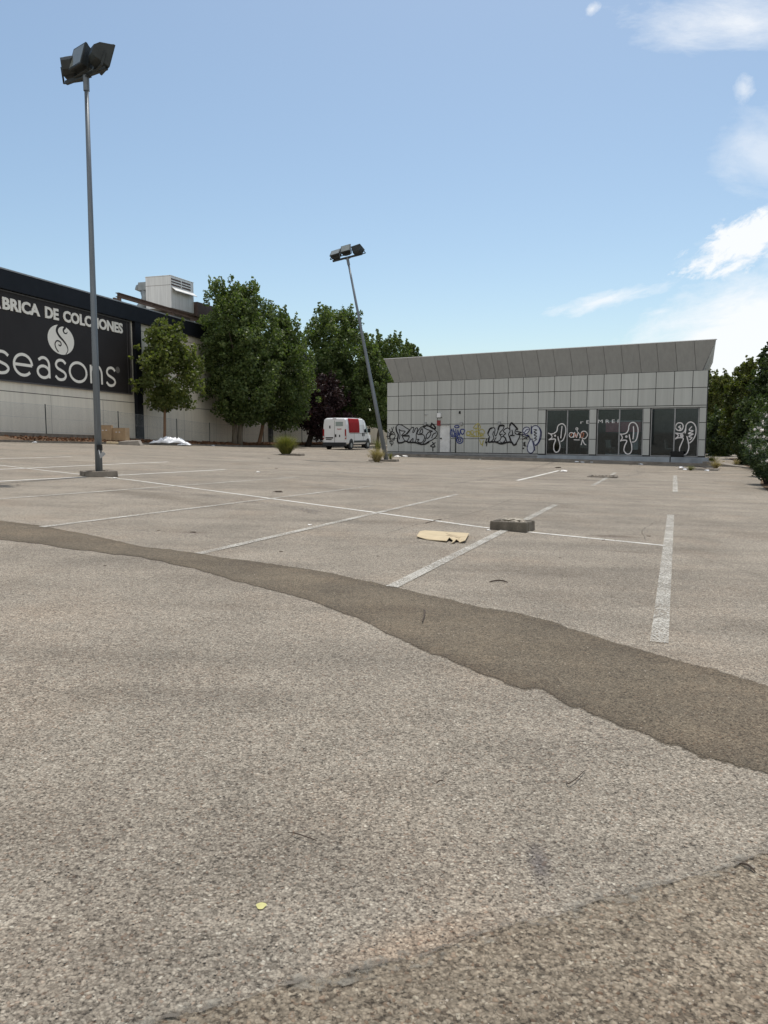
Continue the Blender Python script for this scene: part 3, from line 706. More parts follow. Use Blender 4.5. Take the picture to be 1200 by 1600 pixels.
for z in zs[:1]: lbox(mb, S0+.1, sC0-.03, z-.025, z+.025, -.01, .006); lbox(mb, sC1+.03, S1, z-.025, z+.025, -.01, .006)
lbox(mb, sC1+.03, S1, zf-.55, zf-.52, -.01, .006)
for s in np.arange(S0+2, S1, 5.2):
    if not (sC0-.5 < s < sC1+.5): lbox(mb, s, s+.02, -.4, zg1-.03, -.01, .005)
build('panel_joint', mb, M['cream_groove'], wh)
sg = thing('billboard', 'wide charcoal mattress store sign with round emblem on the warehouse wall', 'sign', lw(0, 4.2, .1))
sR = lpx(205, 560, .12)[0]; zT1 = lpx(0, 451.5, .12)[1]; zB1 = lpx(0, 594.5, .12)[1]
mb = MB(); lbox(mb, -9.5, sR-.12, zB1+.08, zT1-.08, .02, .10); build('board', mb, M['sign'], sg)
mb = MB()
lbox(mb, -9.6, sR, zT1-.078, zT1, .02, .16); lbox(mb, -9.6, sR, zB1, zB1+.078, .02, .16); lbox(mb, sR-.118, sR, zB1+.08, zT1-.08, .02, .16)
lbox(mb, sR-.42, sR-.38, zB1+.08, zT1-.08, .102, .13)
build('sign_frame', mb, simple('sign_frame', (.09, .085, .085), .5), sg)
so = .104
def lfn(s, z, o): return lw(s, z, o)
s0, z0 = lpx(4, 482, so); s1, z1 = lpx(190.5, 520.5, so)
# heading: cap height and width fitted between its first and last letters
Wd = s1-s0; bz = z0; bz2 = z1
def headplace(x, y, t, W=Wd): return lw(s0+x, bz+(bz2-bz)*x/W+y, so+t)
def condensed(x0, body, w):
    return text('lettering', body, .98, M['letter'], lambda x, y, t: headplace(x0+x, y, t), sg, .038, .02, w)
def sx(px, py=490): return lpx(px, py, so)[0]-s0
condensed(sx(4), 'BRICA', sx(62)-sx(4)); condensed(sx(70), 'DE', sx(91)-sx(70)); condensed(sx(98), 'COLCHONES', sx(190.5)-sx(98))
condensed(sx(4)-1.62, 'F\u00c1', 1.50)
# big rounded word: strokes in unit boxes, width w and x-height 1
def arc(cx, cy, rx, ry, a0, a1, n=14): return [(cx+rx*math.cos(math.radians(a0+(a1-a0)*k/n)), cy+ry*math.sin(math.radians(a0+(a1-a0)*k/n))) for k in range(n+1)]
sS = catmull([Vector(p) for p in [(.95, .84), (.75, .97), (.5, 1.0), (.22, .92), (.10, .74), (.22, .58), (.5, .49), (.80, .39), (.93, .23), (.78, .06), (.5, 0), (.25, .03), (.03, .17)]], 4)
glyph = {'s': [sS], 'e': [arc(.5, .5, .5, .5, -42, -360, 24), [(0, .5), (1, .5)]],
         'a': [[(.12, .86)]+arc(.5, .66, .42, .34, 120, 0, 10)+[(.92, .5), (.92, 0)], arc(.47, .29, .45, .29, 0, 360, 20)],
         'o': [arc(.5, .5, .5, .5, 0, 360, 28)], 'n': [[(0, 1), (0, .0)], [(0, .55)]+arc(.5, .55, .5, .45, 180, 0, 12)+[(1, 0)]]}
xh = (lpx(36, 551.5, so)[1]-lpx(36, 588.5, so)[1])
sw_ = xh*.125
mb = MB(); kk = 0
for chh, a, b in (('s', -13, 17), ('e', 20.5, 52), ('a', 56.5, 80), ('s', 84, 105), ('o', 107, 136), ('n', 140, 159.5), ('s', 163.5, 181)):
    sa = lpx(a, 580, so)[0]+sw_/2; sb = lpx(b, 580, so)[0]-sw_/2
    yb = interp([(-13, 583), (36, 588.5), (121, 598.5), (172, 604.5)], (a+b)/2); base = lpx((a+b)/2, yb, so)[1]+sw_/2
    for st in glyph[chh]:
        pts = [Vector((sa+(sb-sa)*p[0], base+(xh-sw_)*p[1])) for p in st]
        ribbon(mb, pts, sw_, lfn, so+.004*kk, .003); kk += 1
build('word_lettering', mb, M['letter'], sg)
# round emblem
cx, cz = lpx(95.5, 531, so); rr = (lpx(95.5, 508, so)[1]-lpx(95.5, 554, so)[1])/2
rxx = (lpx(116, 531, so)[0]-lpx(75, 531, so)[0])/2
mb = MB(); pts = arc(0, 0, 1, 1, 0, 360, 40)[:-1]
mb.add([lw(cx+p[0]*rxx, cz+p[1]*rr, so+.002) for p in pts], [tuple(range(len(pts)))])
em = build('emblem', mb, M['letter'], sg)
mb = MB()
Sc = catmull([Vector(p) for p in [(.50, .62), (.42, .50), (.25, .52), (.20, .72), (.35, .92), (.12, 1.02), (-.18, .86), (-.30, .55), (-.15, .25), (.18, -.05), (.42, -.35), (.48, -.65), (.30, -.95)]], 6)
wv = [(.05+.16*math.sin(PI*min(1, i/len(Sc)*1.02))**1.5)*rr for i in range(len(Sc))]
ribbon(mb, [Vector((cx+p[0]*rxx, cz+p[1]*rr)) for p in Sc], wv, lfn, so+.006, .003)
Sc = catmull([Vector(p) for p in [(-.22, -.35), (-.10, -.42), (-.02, -.30), (-.10, -.14), (-.34, -.12), (-.48, -.35), (-.42, -.62), (-.25, -.85)]], 6)
ribbon(mb, [Vector((cx+p[0]*rxx, cz+p[1]*rr)) for p in Sc], .09*rr, lfn, so+.012, .003)
build('swirl', mb, M['sign'], em)
cx2, cz2 = lpx(184, 578, so); mb = MB()
mb.add([lw(cx2+p[0]*.24, cz2+p[1]*.24, so+.002) for p in pts], [tuple(range(len(pts)))]); build('round_mark', mb, M['dim'], sg)
# ---- rooftop air unit on the warehouse
hv = ray(268, 480); Yh = 67.5
def cz_(py, Y): return H+(676-py)/F*Y
cr = Vector((hv[0]/hv[1]*Yh, Yh)); au = thing('air_handler', 'pale rooftop air handling unit with bent ducts on the warehouse roof', 'air conditioner', (cr.x-1, cr.y, cz_(484, Yh)-.2))
zb0, zt0 = cz_(486, Yh), cz_(437, Yh)
def hw(a, b, z): q = cr+dl*b-nl*a; return Vector((q.x, q.y, z))  # a: left across the front, b: back along wall
def hbox(mb, a0, a1, b0, b1, z0, z1): mb.hexa([hw(a0, b0, z0), hw(a0, b1, z0), hw(a1, b1, z0), hw(a1, b0, z0), hw(a0, b0, z1), hw(a0, b1, z1), hw(a1, b1, z1), hw(a1, b0, z1)])
Wh = 2.55; Lh = 3.5
mb = MB(); hbox(mb, 0, Wh, 0, Lh, zb0, zt0-.06); hbox(mb, -.03, Wh+.03, -.03, Lh+.03, zt0-.058, zt0); build('casing', mb, M['hvac'], au, bevel=.02)
mb = MB()
hbox(mb, -.012, -.004, .05, Lh-.5, zt0-.85, zt0-.25); hbox(mb, .0, Wh, -.012, -.004, (zb0+zt0)/2+.55, (zb0+zt0)/2+.57)
build('louvre_recess', mb, M['slot'], au)
mb = MB()
for k in range(2): hbox(mb, -.05, -.014, .05, Lh-.5, zt0-.72+k*.22, zt0-.62+k*.22)
hbox(mb, -.06, -.014, Lh*.42, Lh*.42+.08, zt0-.85, zt0-.25)
build('louvre', mb, M['hvac'], au)
mb = MB(); mb.add([hw(0, .1, zt0-.95), hw(0, Lh-.1, zt0-.95), hw(-.42, Lh-.1, zt0-1.28), hw(-.42, .1, zt0-1.28), hw(0, .1, zt0-1.0), hw(0, Lh-.1, zt0-1.0), hw(-.42, Lh-.1, zt0-1.33), hw(-.42, .1, zt0-1.33)], [(0,1,2,3),(7,6,5,4),(0,3,7,4),(3,2,6,7),(2,1,5,6),(1,0,4,5)])
build('hood', mb, M['hvac'], au)
mb = MB(); hbox(mb, Wh+.0, Wh+1.0, .3, 1.3, zt0-1.05, zt0-.35); mb.tube([hw(Wh+1.0, .8, zt0-.7), hw(Wh+1.25, .8, zt0-.75), hw(Wh+1.35, .8, zt0-.98)], [.36, .34, .3], 12); build('duct', mb, M['duct'], au, bevel=.04)
mb = MB(); mb.tube([hw(Wh+.55, .8, zt0-1.0), hw(Wh+.5, .8, zt0-1.6), hw(Wh+.6, .8, zt0-2.0), hw(Wh+1.2, .8, zt0-2.7), hw(Wh+1.5, .8, zt0-3.2)], [.5, .42, .46, .5, .5], 14); build('duct', mb, M['duct'], au, smooth=True)
mb = MB(); hbox(mb, .3, Wh-.1, .4, Lh-.2, zb0-.9, zb0-.2); hbox(mb, .05, Wh, -.1, Lh, zb0-.2, zb0-.02); build('base_frame', mb, M['concrete_dark'], au)
mb = MB(); hbox(mb, -.3, 1.6, Lh+.1, Lh+3.4, zb0-.3, zb0+1.05); build('rear_box', mb, M['slot'], au)
bm_ = thing('roof_beam', 'rusty steel beam raised on short posts above the warehouse parapet', 'beam', lw(8, zt))
sa = lpx(183, 457, -.6)[0]; sb = sa+24
zb_ = lpx(183, 457, -.6)[1]
mb = MB(); lbox(mb, sa, sb, zb_-.05, zb_, -.75, -.45); lbox(mb, sa+.01, sb, zb_-.27, zb_-.052, -.62, -.58); lbox(mb, sa, sb, zb_-.32, zb_-.272, -.75, -.45); build('beam', mb, M['rust'], bm_)
for s in (sa+.1, sa+7, sa+14):
    mb = MB(); lbox(mb, s, s+.25, zt-.3, zb_-.322, -.7, -.5); build('post', mb, M['rust'], bm_)
mb = MB(); lbox(mb, sa-.45, sa-.02, zt-.1, zb_-.45, -.66, -.52); build('bracket', mb, M['rust'], bm_)

# planting bed, kerb, low wall and fence along the warehouse
q = ray(0, 676); K0 = Vector((q[0], q[1]))*(43/q[1])
def kw(s, o, z=0): q = K0+dl*s-nl*o; return Vector((q.x, q.y, z))     # o: metres from the lot towards the warehouse
def kz(s, o=0): q = kw(s, o); return g(q.x, q.y)
mb = MB()
for i in range(92):
    s0_, s1_ = -24+i, -24+i+.985
    a, b = kz(s0_)+.13+random.uniform(-.008, .008), kz(s1_)+.13+random.uniform(-.008, .008)
    mb.hexa([kw(s0_, 0, a-.4), kw(s0_, .15, a-.4), kw(s1_, .15, b-.4), kw(s1_, 0, b-.4), kw(s0_, .012, a), kw(s0_, .15, a), kw(s1_, .15, b), kw(s1_, .012, b)])
struct('kerb', mb, M['kerb_brown'])
def bz_(s, o): return kz(s, 0)+.09+.15*min(o, 2.0)+.06*mn.noise(Vector((s*.9, o*1.3, 0)))
mb = MB(); n = 240; os_ = [.152, .5, .9, 1.3, 1.7, 2.1, 2.8, 3.6]
for i in range(n):
    s = -24+i*.4
    for o in os_: mb.v.append(tuple(kw(s, o, bz_(s, o))))
w = len(os_); mb.f = [(i*w+j, i*w+j+1, (i+1)*w+j+1, (i+1)*w+j) for i in range(n-1) for j in range(w-1)]
struct('planting_bed', mb, M['dirt'], True)
fn = thing('wire_fence', 'wire mesh fence on a low concrete wall along the warehouse', 'fence', kw(0, 2.0, kz(0)))
def pt(s):  # top of low wall
    return kz(s, 0)+ (.62 if s < 10 else max(.20, .62-.03*(s-10)))
mb = MB()
for i in range(88):
    a, b = -24+i, -23+i
    mb.hexa([kw(a, 1.95, kz(a)-.2), kw(a, 2.12, kz(a)-.2), kw(b, 2.12, kz(b)-.2), kw(b, 1.95, kz(b)-.2), kw(a, 1.95, pt(a)), kw(a, 2.12, pt(a)), kw(b, 2.12, pt(b)), kw(b, 1.95, pt(b))])
build('low_wall', mb, M['kerb_brown'], fn)
def spx(px):  # s on the fence line seen at column px
    r = ray(px, 676); p = K0-nl*2.0; t = p.dot(nl)/(r[0]*nl.x+r[1]*nl.y); return (Vector((r[0]*t, r[1]*t))-p).dot(dl)
ps = [spx(73)-8, spx(73)-16, spx(73), spx(186), spx(277), spx(328), spx(412), spx(446), spx(472)]
ps = sorted(ps)
for s in ps:
    mb = MB(); mb.tube([kw(s, 2.03, pt(s)-.05), kw(s, 2.03, pt(s)+1.85)], .035, 8); build('post', mb, M['dark_metal'], fn)
for h in (.1, .95, 1.78):
    mb = MB(); mb.tube([kw(s, 2.03, pt(s)+h) for s in np.arange(-22, 60, 2)], .006, 5); build('wire', mb, M['steel_light'], fn)
m, nt = mat('chain_link'); N = NT(nt); tc = N.n('ShaderNodeTexCoord').outputs['UV']
def diag(ang):
    mp = N.n('ShaderNodeMapping', inp={0: tc, 2: (0, 0, ang)}); sp_ = N.n('ShaderNodeSeparateXYZ', inp={0: mp.outputs[0]})
    return N.math('GREATER_THAN', N.math('ABSOLUTE', N.math('SUBTRACT', N.math('FRACT', N.math('MULTIPLY', sp_.outputs[0], 16.)), .5)), .455)
fq = N.math('MAXIMUM', diag(PI/4), diag(-PI/4))
N.out(N.n('ShaderNodeMixShader', inp={0: fq, 1: N.n('ShaderNodeBsdfTransparent').outputs[0], 2: N.bsdf((.30, .31, .31), .5, .5)}).outputs[0]); M['mesh'] = m
mb = MB(); ss = list(np.arange(-22, 60, 1.0)); uv = []
for s in ss:
    mb.v.append(tuple(kw(s, 2.03, pt(s)+.02))); mb.v.append(tuple(kw(s, 2.03, pt(s)+1.8)))
mb.f = [(2*i, 2*i+2, 2*i+3, 2*i+1) for i in range(len(ss)-1)]
o = build('mesh', mb, M['mesh'], fn); ul = o.data.uv_layers.new(name='uv')
for p in o.data.polygons:
    for li in p.loop_indices:
        vi = o.data.loops[li].vertex_index; ul.data[li].uv = (ss[vi//2], (vi % 2)*1.78)
# boundary building behind the van
mb = MB(); mb.box((-3, 104, 1.8), (34, .4, 4.6)); mb.box((-3, 103.78, 2.6), (34, .03, .05))
tag(build('boundary_wall', mb, M['cream'], loc=(-3, 104, 0)), 'plain cream boundary wall behind the trees and the van', 'wall')

# ---------------------------------------------------------------- foliage
def leafmesh(centres, radii, counts, size, aspect=.75, flat=0.0):
    V = []; 
    tot = int(sum(counts))
    C_ = np.repeat(centres, counts, axis=0); Rr = np.repeat(radii, counts)[:, None]
    d = rng.normal(size=(tot, 3)); d /= np.linalg.norm(d, axis=1)[:, None]
    pos = C_+d*Rr*(rng.random((tot, 1))**.45)*np.array([1, 1, .8])
    a = rng.normal(size=(tot, 3)); a[:, 2] *= (1-flat); a /= np.linalg.norm(a, axis=1)[:, None]
    b = rng.normal(size=(tot, 3)); b -= a*np.sum(a*b, axis=1)[:, None]; b /= np.linalg.norm(b, axis=1)[:, None]
    s = size*(.6+.8*rng.random((tot, 1)))
    t = s*aspect
    v = np.stack([pos-a*s*.5, pos+b*t*.5, pos+a*s*.5, pos-b*t*.5], axis=1).reshape(-1, 3)
    f = np.arange(tot*4).reshape(-1, 4)
    return v, f
def npobj(name, v, f, m, parent=None, loc=None):
    me = bpy.data.meshes.new(name); off = np.array(rootloc(parent) if parent else (loc or (0, 0, 0)))
    v = v-off
    me.vertices.add(len(v)); me.vertices.foreach_set('co', v.ravel().astype(np.float32))
    n = f.shape[1]
    me.loops.add(f.size); me.loops.foreach_set('vertex_index', f.ravel().astype(np.int32))
    me.polygons.add(len(f)); me.polygons.foreach_set('loop_start', np.arange(0, f.size, n, dtype=np.int32)); me.polygons.foreach_set('loop_total', np.full(len(f), n, dtype=np.int32))
    me.update(calc_edges=True); me.materials.append(m)
    o = bpy.data.objects.new(name, me); COL.objects.link(o)
    if parent: o.parent = parent
    elif loc is not None: o.location = loc
    return o
def prof(h, kind):
    if kind == 'ovoid': return math.sin(PI*min(max(h, 0), 1)**.75)**.6
    if kind == 'egg': return max(0, math.sin(PI*min(max(h, 0), 1)**.62))**.62*.97+.03
    if kind == 'cone': return (1-h)**.55*min(1, (h+.04)*6)**.5
    if kind == 'broad': return math.sin(PI*(.08+.86*h))**.45
    return math.sin(PI*(.2+.75*h))**.5
def tree(px, Y, top, x0, x1, bottom, label, cat='tree', leaf='leaf', bark='bark', kind='broad', clumps=90, leaves=12000, size=.24, depth=1.0, trunk_r=.16, name='plane_tree', group=None, lean=0, stems=1, cr_=1.0, base=None):
    X = (px-600)/F*Y; gz = g(X, Y) if base is None else base
    r = thing(name, label, cat, (X, Y, gz-.03), 0, group)
    cxx = ((x0+x1)/2-600)/F*Y; W = (x1-x0)/F*Y/2
    zt_ = cz_(top, Y); zb_2 = cz_(bottom, Y); Hh = zt_-zb_2
    cen = []; rad = []
    base_r = .21*min(W, Hh/2)+.30
    ph = [random.uniform(0, 6.28) for _ in range(4)]
    while len(cen) < clumps:
        h = (len(cen)+random.random())/clumps; a = len(cen)*2.399+random.uniform(-.5, .5)
        lob = 1+.16*math.sin(3*a+ph[0]+4*h)+.12*math.sin(5*a+ph[1]-6*h)
        R = W*prof(h, kind)*lob*cr_
        q = random.random()**.38*R*1.02
        rr_ = base_r*random.uniform(.65, 1.2)
        q = max(0, q-rr_*.45)
        cen.append((cxx+q*math.cos(a), Y+q*math.sin(a)*depth, zb_2+h*(Hh-rr_*.5))); rad.append(rr_*(.75 if h > .85 else 1))
    # small sprigs that break the outline
    for _ in range(int(clumps*.7)):
        h = random.random()**.7; a = random.uniform(0, 2*PI); R = W*prof(h, kind)*(1.0+random.uniform(-.08, .13))
        cen.append((cxx+R*math.cos(a), Y+R*math.sin(a)*depth, zb_2+h*Hh*1.0+random.uniform(-.1, .3))); rad.append(base_r*random.uniform(.22, .42))
    # upright shoots along the top
    for _ in range(int(clumps*.30)):
        h = random.uniform(.45, .98); a = random.uniform(0, 2*PI); R = W*prof(h, kind)*random.uniform(.55, 1.0)
        x, y, z = cxx+R*math.cos(a), Y+R*math.sin(a)*depth, zb_2+h*Hh; dx = random.uniform(-.12, .12)
        for k in range(4): cen.append((x+dx*k, y, z+base_r*.33*k)); rad.append(base_r*(.36-.065*k))
    cen = np.array(cen); rad = np.array(rad); wgt = rad**2.1; cnt = np.maximum(8, (leaves*2.6*wgt/wgt.sum())).astype(int)
    v, f = leafmesh(cen, rad, cnt, size*.76)
    npobj('crown', v, f, M[leaf], r)
    # trunk with limbs
    mb = MB(); fork = zb_2+Hh*.12
    for st in range(stems):
        ox = (st-(stems-1)/2)*.45
        p = [Vector((X+ox, Y+st*.3, gz-.1))]
        for k in range(1, 6):
            t = k/5; p.append(Vector((X+ox+(cxx-X)*t*.35+lean*t+random.uniform(-.04, .04), Y+st*.3+random.uniform(-.04, .04), gz+(fork-gz)*t)))
        topc = Vector((cxx, Y, zb_2+Hh*.75))
        for k in range(1, 4): p.append(p[5].lerp(topc, k/3)+Vector((random.uniform(-.15, .15), random.uniform(-.15, .15), 0)))
        rd = [trunk_r*1.25, trunk_r*1.02, trunk_r*.97, trunk_r*.93, trunk_r*.9, trunk_r*.85, trunk_r*.6, trunk_r*.35, trunk_r*.12]
        mb.tube(p, rd, 9)
    idx = np.argsort(-rad)[:14]
    for i in idx:
        e = Vector(cen[i]); s = p[5].lerp(p[7], random.uniform(0, .75)); mid = s.lerp(e, .5)+Vector((0, 0, .12*Hh*random.random()))
        mb.tube([s, mid, e], [trunk_r*.4, trunk_r*.25, trunk_r*.08], 6)
    build('trunk', mb, M[bark], r, smooth=True)
    return r
GT_ = 'plane trees along the warehouse'
tree(259, 60, 508, 211, 322, 636, 'small yellow green young tree before the cream wall, nearest the black column', leaf='leaf_light', bark='bark_red', clumps=70, leaves=5200, size=.30, trunk_r=.11, group=GT_, kind='egg')
tree(371, 69.5, 448, 315, 440, 655, 'tallest dark green tree with two stems, right of the young tree', clumps=150, leaves=17000, size=.30, trunk_r=.24, stems=2, group=GT_)
tree(404, 74, 496, 388, 498, 662, 'green tree with slanting brown trunk between the tallest tree and the purple one', clumps=110, leaves=11000, size=.30, trunk_r=.18, bark='bark_red', group=GT_, kind='egg')
tree(481, 80, 590, 462, 545, 680, 'low dark purple leaved tree with dark trunk left of the van', leaf='leaf_plum', bark='bark_dark', clumps=70, leaves=7000, size=.28, trunk_r=.30, name='plum_tree')
tree(528, 86, 487, 470, 584, 660, 'tall green tree with a broad top standing directly behind the van', clumps=130, leaves=13000, size=.34, trunk_r=.22, group=GT_, kind='broad')
tree(567, 82, 540, 545, 615, 660, 'green tree with thin dark trunk at the front right of the van', clumps=70, leaves=8000, size=.3, trunk_r=.14, bark='bark_dark', group=GT_, kind='egg')
tree(589, 90, 528, 568, 642, 668, 'green tree half hidden behind the left end of the showroom', clumps=90, leaves=8000, size=.32, trunk_r=.16, group=GT_, kind='broad')
tree(640, 96, 540, 612, 668, 650, 'treetop peeping over the showroom roof at its left end', clumps=60, leaves=6000, size=.32, trunk_r=.16, group=GT_, kind='ovoid')
GR = 'trees beyond the right end of the showroom'
tree(1118, 76, 588, 1078, 1158, 712, 'olive green tree right behind the corner of the showroom', leaf='leaf_mid', bark='bark_dark', clumps=100, leaves=11000, size=.30, trunk_r=.12, name='broadleaf_tree', group=GR)
tree(1160, 58, 568, 1128, 1190, 706, 'yellowish feathery tree with the highest tip beside the showroom', leaf='leaf_mid', bark='bark_dark', clumps=90, leaves=11000, size=.24, trunk_r=.12, name='broadleaf_tree', group=GR, kind='ovoid')
tree(1212, 48, 543, 1170, 1262, 712, 'dark tall tree at the right edge of the photo', leaf='leaf_dark', bark='bark_dark', clumps=120, leaves=15000, size=.22, trunk_r=.16, name='broadleaf_tree', group=GR)
tree(1168, 47, 632, 1140, 1200, 724, 'dense dark shrub lining the path between the tall trees and the oleander', 'shrub', 'leaf_dark', 'bark_dark', clumps=60, leaves=8000, size=.18, trunk_r=.05, name='hedge_shrub', group=GR)
tree(1120, 66, 640, 1096, 1146, 716, 'dark shrub in the shade at the far end of the path', 'shrub', 'leaf_dark', 'bark_dark', clumps=50, leaves=6000, size=.22, trunk_r=.05, name='hedge_shrub', group=GR)
tree(1225, 40, 600, 1172, 1280, 742, 'leafy dark shrub behind the white flowering bush', 'shrub', 'leaf_dark', 'bark_dark', clumps=70, leaves=9000, size=.16, trunk_r=.06, name='hedge_shrub', group=GR)
tree(1290, 34, 560, 1235, 1350, 730, 'dark green tree just outside the right of the frame', 'tree', 'leaf_dark', 'bark_dark', clumps=80, leaves=9000, size=.2, trunk_r=.12, name='broadleaf_tree', group=GR)
# oleander
def oleander(px, Y, top, w, label):
    X = (px-600)/F*Y; gz = g(X, Y); Ht = cz_(top, Y)-gz
    r = thing('oleander_bush', label, 'bush', (X, Y, gz), 0, 'white oleander bushes')
    v0 = []; cen = []; mb = MB(); tips = []
    for i in range(46):
        a = random.uniform(0, 2*PI); q = random.random()**.6
        tip = Vector((X+w*q*math.cos(a), Y+w*q*math.sin(a), gz+Ht*(1-.45*q*q)*random.uniform(.55, 1.0)))
        b = Vector((X+.25*w*q*math.cos(a), Y+.25*w*q*math.sin(a), gz-.05)); mid = b.lerp(tip, .55)+Vector((-.1*math.cos(a), 0, .1))
        mb.tube([b, mid, tip], [.015, .010, .004], 5); tips.append(tip)
        for t in (.35, .5, .62, .74, .86, .97): cen.append(tuple(b.lerp(tip, t)))
    build('stem', mb, M['bark_dark'], r)
    cen = np.array(cen); v, f = leafmesh(cen, np.full(len(cen), .26), np.full(len(cen), 34), .17, .22, .2); npobj('foliage', v, f, M['leaf_ole'], r)
    fc = np.array([tuple(t+Vector((random.uniform(-.1, .1), random.uniform(-.1, .1), random.uniform(-.05, .06)))) for t in tips[:34]])
    v, f = leafmesh(fc, np.full(len(fc), .06), np.full(len(fc), 16), .10, .8); npobj('blossom', v, f, M['petal'], r)
    return r
oleander(1205, 27.5, 650, .9, 'nearest oleander with white blossoms at the right edge')
oleander(1198, 33, 640, .9, 'oleander with white blossoms just behind the nearest one')
oleander(1240, 25, 640, 1.1, 'oleander with white blossoms cut by the right edge of the photo')
oleander(1178, 42, 660, .7, 'farther oleander with few blossoms beside the path')
# verge soil under the right-hand plants
mb = MB(); edge = [(1138, 716), (1150, 722), (1176, 733), (1190, 745), (1188, 757), (1205, 772), (1250, 800)]
E_ = [gp(*q) for q in edge]
for e in E_:
    for k in range(4): q = Vector((e.x+k*5, e.y)); mb.v.append((q.x, q.y, g(q.x, q.y)+.012+.04*min(k, 1)))
mb.f = [(i*4+j, i*4+j+1, (i+1)*4+j+1, (i+1)*4+j) for i in range(len(E_)-1) for j in range(3)]
struct('verge_soil', mb, M['dirt'])
# weeds
def weed(px, py, wpx, hpx, label, m='weed', n=260, name='weed_clump', group='weeds growing from cracks and islands', blade=.008, spread=1.0):
    b = gp(px, py); sc_ = b.y/F; Hw = hpx*sc_; Ww = wpx*sc_/2
    v = []; f = []
    for i in range(n):
        a = random.uniform(0, 2*PI); q = random.random()**.6; rb = .25*Ww*random.random()
        p0 = Vector((b.x+rb*math.cos(a), b.y+rb*math.sin(a), b.z))
        hh = Hw*random.uniform(.4, 1.0)*(1-.25*q); e = p0+Vector((Ww*q*math.cos(a)*spread, Ww*q*math.sin(a)*spread, hh)); mid = p0.lerp(e, .5)+Vector((-.12*Ww*math.cos(a), -.12*Ww*math.sin(a), .1*hh))
        s = Vector((-math.sin(a+random.uniform(-1, 1)), math.cos(a), 0)).normalized()*blade
        k = len(v); v += [p0-s, p0+s, mid-s*.9, mid+s*.9, e]
        f += [(k, k+1, k+3, k+2), (k+2, k+3, k+4)]
        for l in range(6):   # small leaves on each stem
            t = random.uniform(.3, 1); c = (mid.lerp(e, (t-.5)*2) if t > .5 else p0.lerp(mid, t*2))
            dd_ = Vector((random.gauss(0, 1), random.gauss(0, 1), random.gauss(.3, .7))).normalized()*.055; w_ = Vector((random.gauss(0, 1), random.gauss(0, 1), 0)).normalized()*.012
            k = len(v); v += [c, c+dd_*.5+w_, c+dd_, c+dd_*.5-w_]; f.append((k, k+1, k+2, k+3))
    mb = MB(); mb.v = [tuple(q) for q in v]; mb.f = f
    return tag(build(name, mb, M[m], loc=b), label, 'weeds', group)
weed(447, 711, 42, 38, 'rounded green and yellow bush on its own small island in the lot', n=1000, blade=.014, name='wild_bush', group=None)
weed(589, 722, 32, 26, 'pale dry grass clump at the foot of the leaning pole', 'straw', 420)
weed(610, 719, 16, 14, 'small green weed right beside the leaning pole', 'weed', 60)
weed(1112, 727, 26, 20, 'green weeds at the right corner of the showroom', 'weed', 200)
weed(1118, 732, 26, 16, 'dry straw weeds in front of the corner weeds', 'straw', 140)
weed(1079, 735, 16, 9, 'low weeds on the rubble at the end of the walkway', 'weed', 60)
weed(275, 694, 12, 10, 'little weed behind the white plastic sheet', 'weed', 60)
weed(362, 694, 20, 26, 'thin grey green weed standing by the two stemmed tree', 'weed', 60)
weed(590, 705, 30, 28, 'tall thin grass behind the leaning pole', 'weed', 120)
weed(1150, 728, 12, 12, 'yellowish tuft beside the path', 'straw', 80)
# fallen leaves in the bed
n_ = 5200; s_ = rng.uniform(2, 58, n_); o_ = rng.uniform(.2, 2.0, n_)
cen = np.array([tuple(kw(a, b, bz_(a, b)+.02)) for a, b in zip(s_, o_)])
v, f = leafmesh(cen, np.full(n_, .03), np.full(n_, 1), .14, .8)
tag(npobj('fallen_leaves', v, f, M['litter_leaf']), 'brown fallen leaves on the bed under the trees', 'leaves', kind='stuff')

# ---------------------------------------------------------------- floodlight poles
def flood(parent, pos_, Rm, label=None, gm='lampglass'):
    """housing opening along local -Y"""
    T = Matrix.Translation(pos_) @ Rm.to_4x4()
    mb = MB()
    def rect(y, w, h): return [(-w, y, -h), (w, y, -h), (w, y, h), (-w, y, h)]
    loops = [rect(.24, .13, .10), rect(.14, .21, .19), rect(-.10, .27, .26), rect(-.15, .29, .28), rect(-.19, .29, .28)]
    vs = [q for l in loops for q in l]; fs = [(0, 1, 2, 3)]
    for i in range(4):
        for k in range(4): fs.append((i*4+k, (i+1)*4+k, (i+1)*4+(k+1) % 4, i*4+(k+1) % 4))
    fs.append((19, 18, 17, 16)); mb.add(vs, fs, T)
    for k in range(5): mb.box((-.12+.06*k, .19, 0), (.012, .10, .22), T)
    h = build('floodlight', mb, M['dark_metal'], parent, bevel=.012)
    if label: h['label'] = label
    mb = MB(); mb.box((0, -.193, 0), (.50, .004, .48), T); build('lamp_glass', mb, M['lampglass'], h)
    mb = MB()
    for sx_ in (-1, 1): mb.box((sx_*.31, 0, -.16), (.02, .05, .36), T)
    mb.box((0, 0, -.345), (.64, .05, .02), T); build('bracket', mb, M['dark_metal'], h)
M['lampglass'] = simple('lamp_glass', (.19, .205, .185), .12, 0, .2, 3, .8)
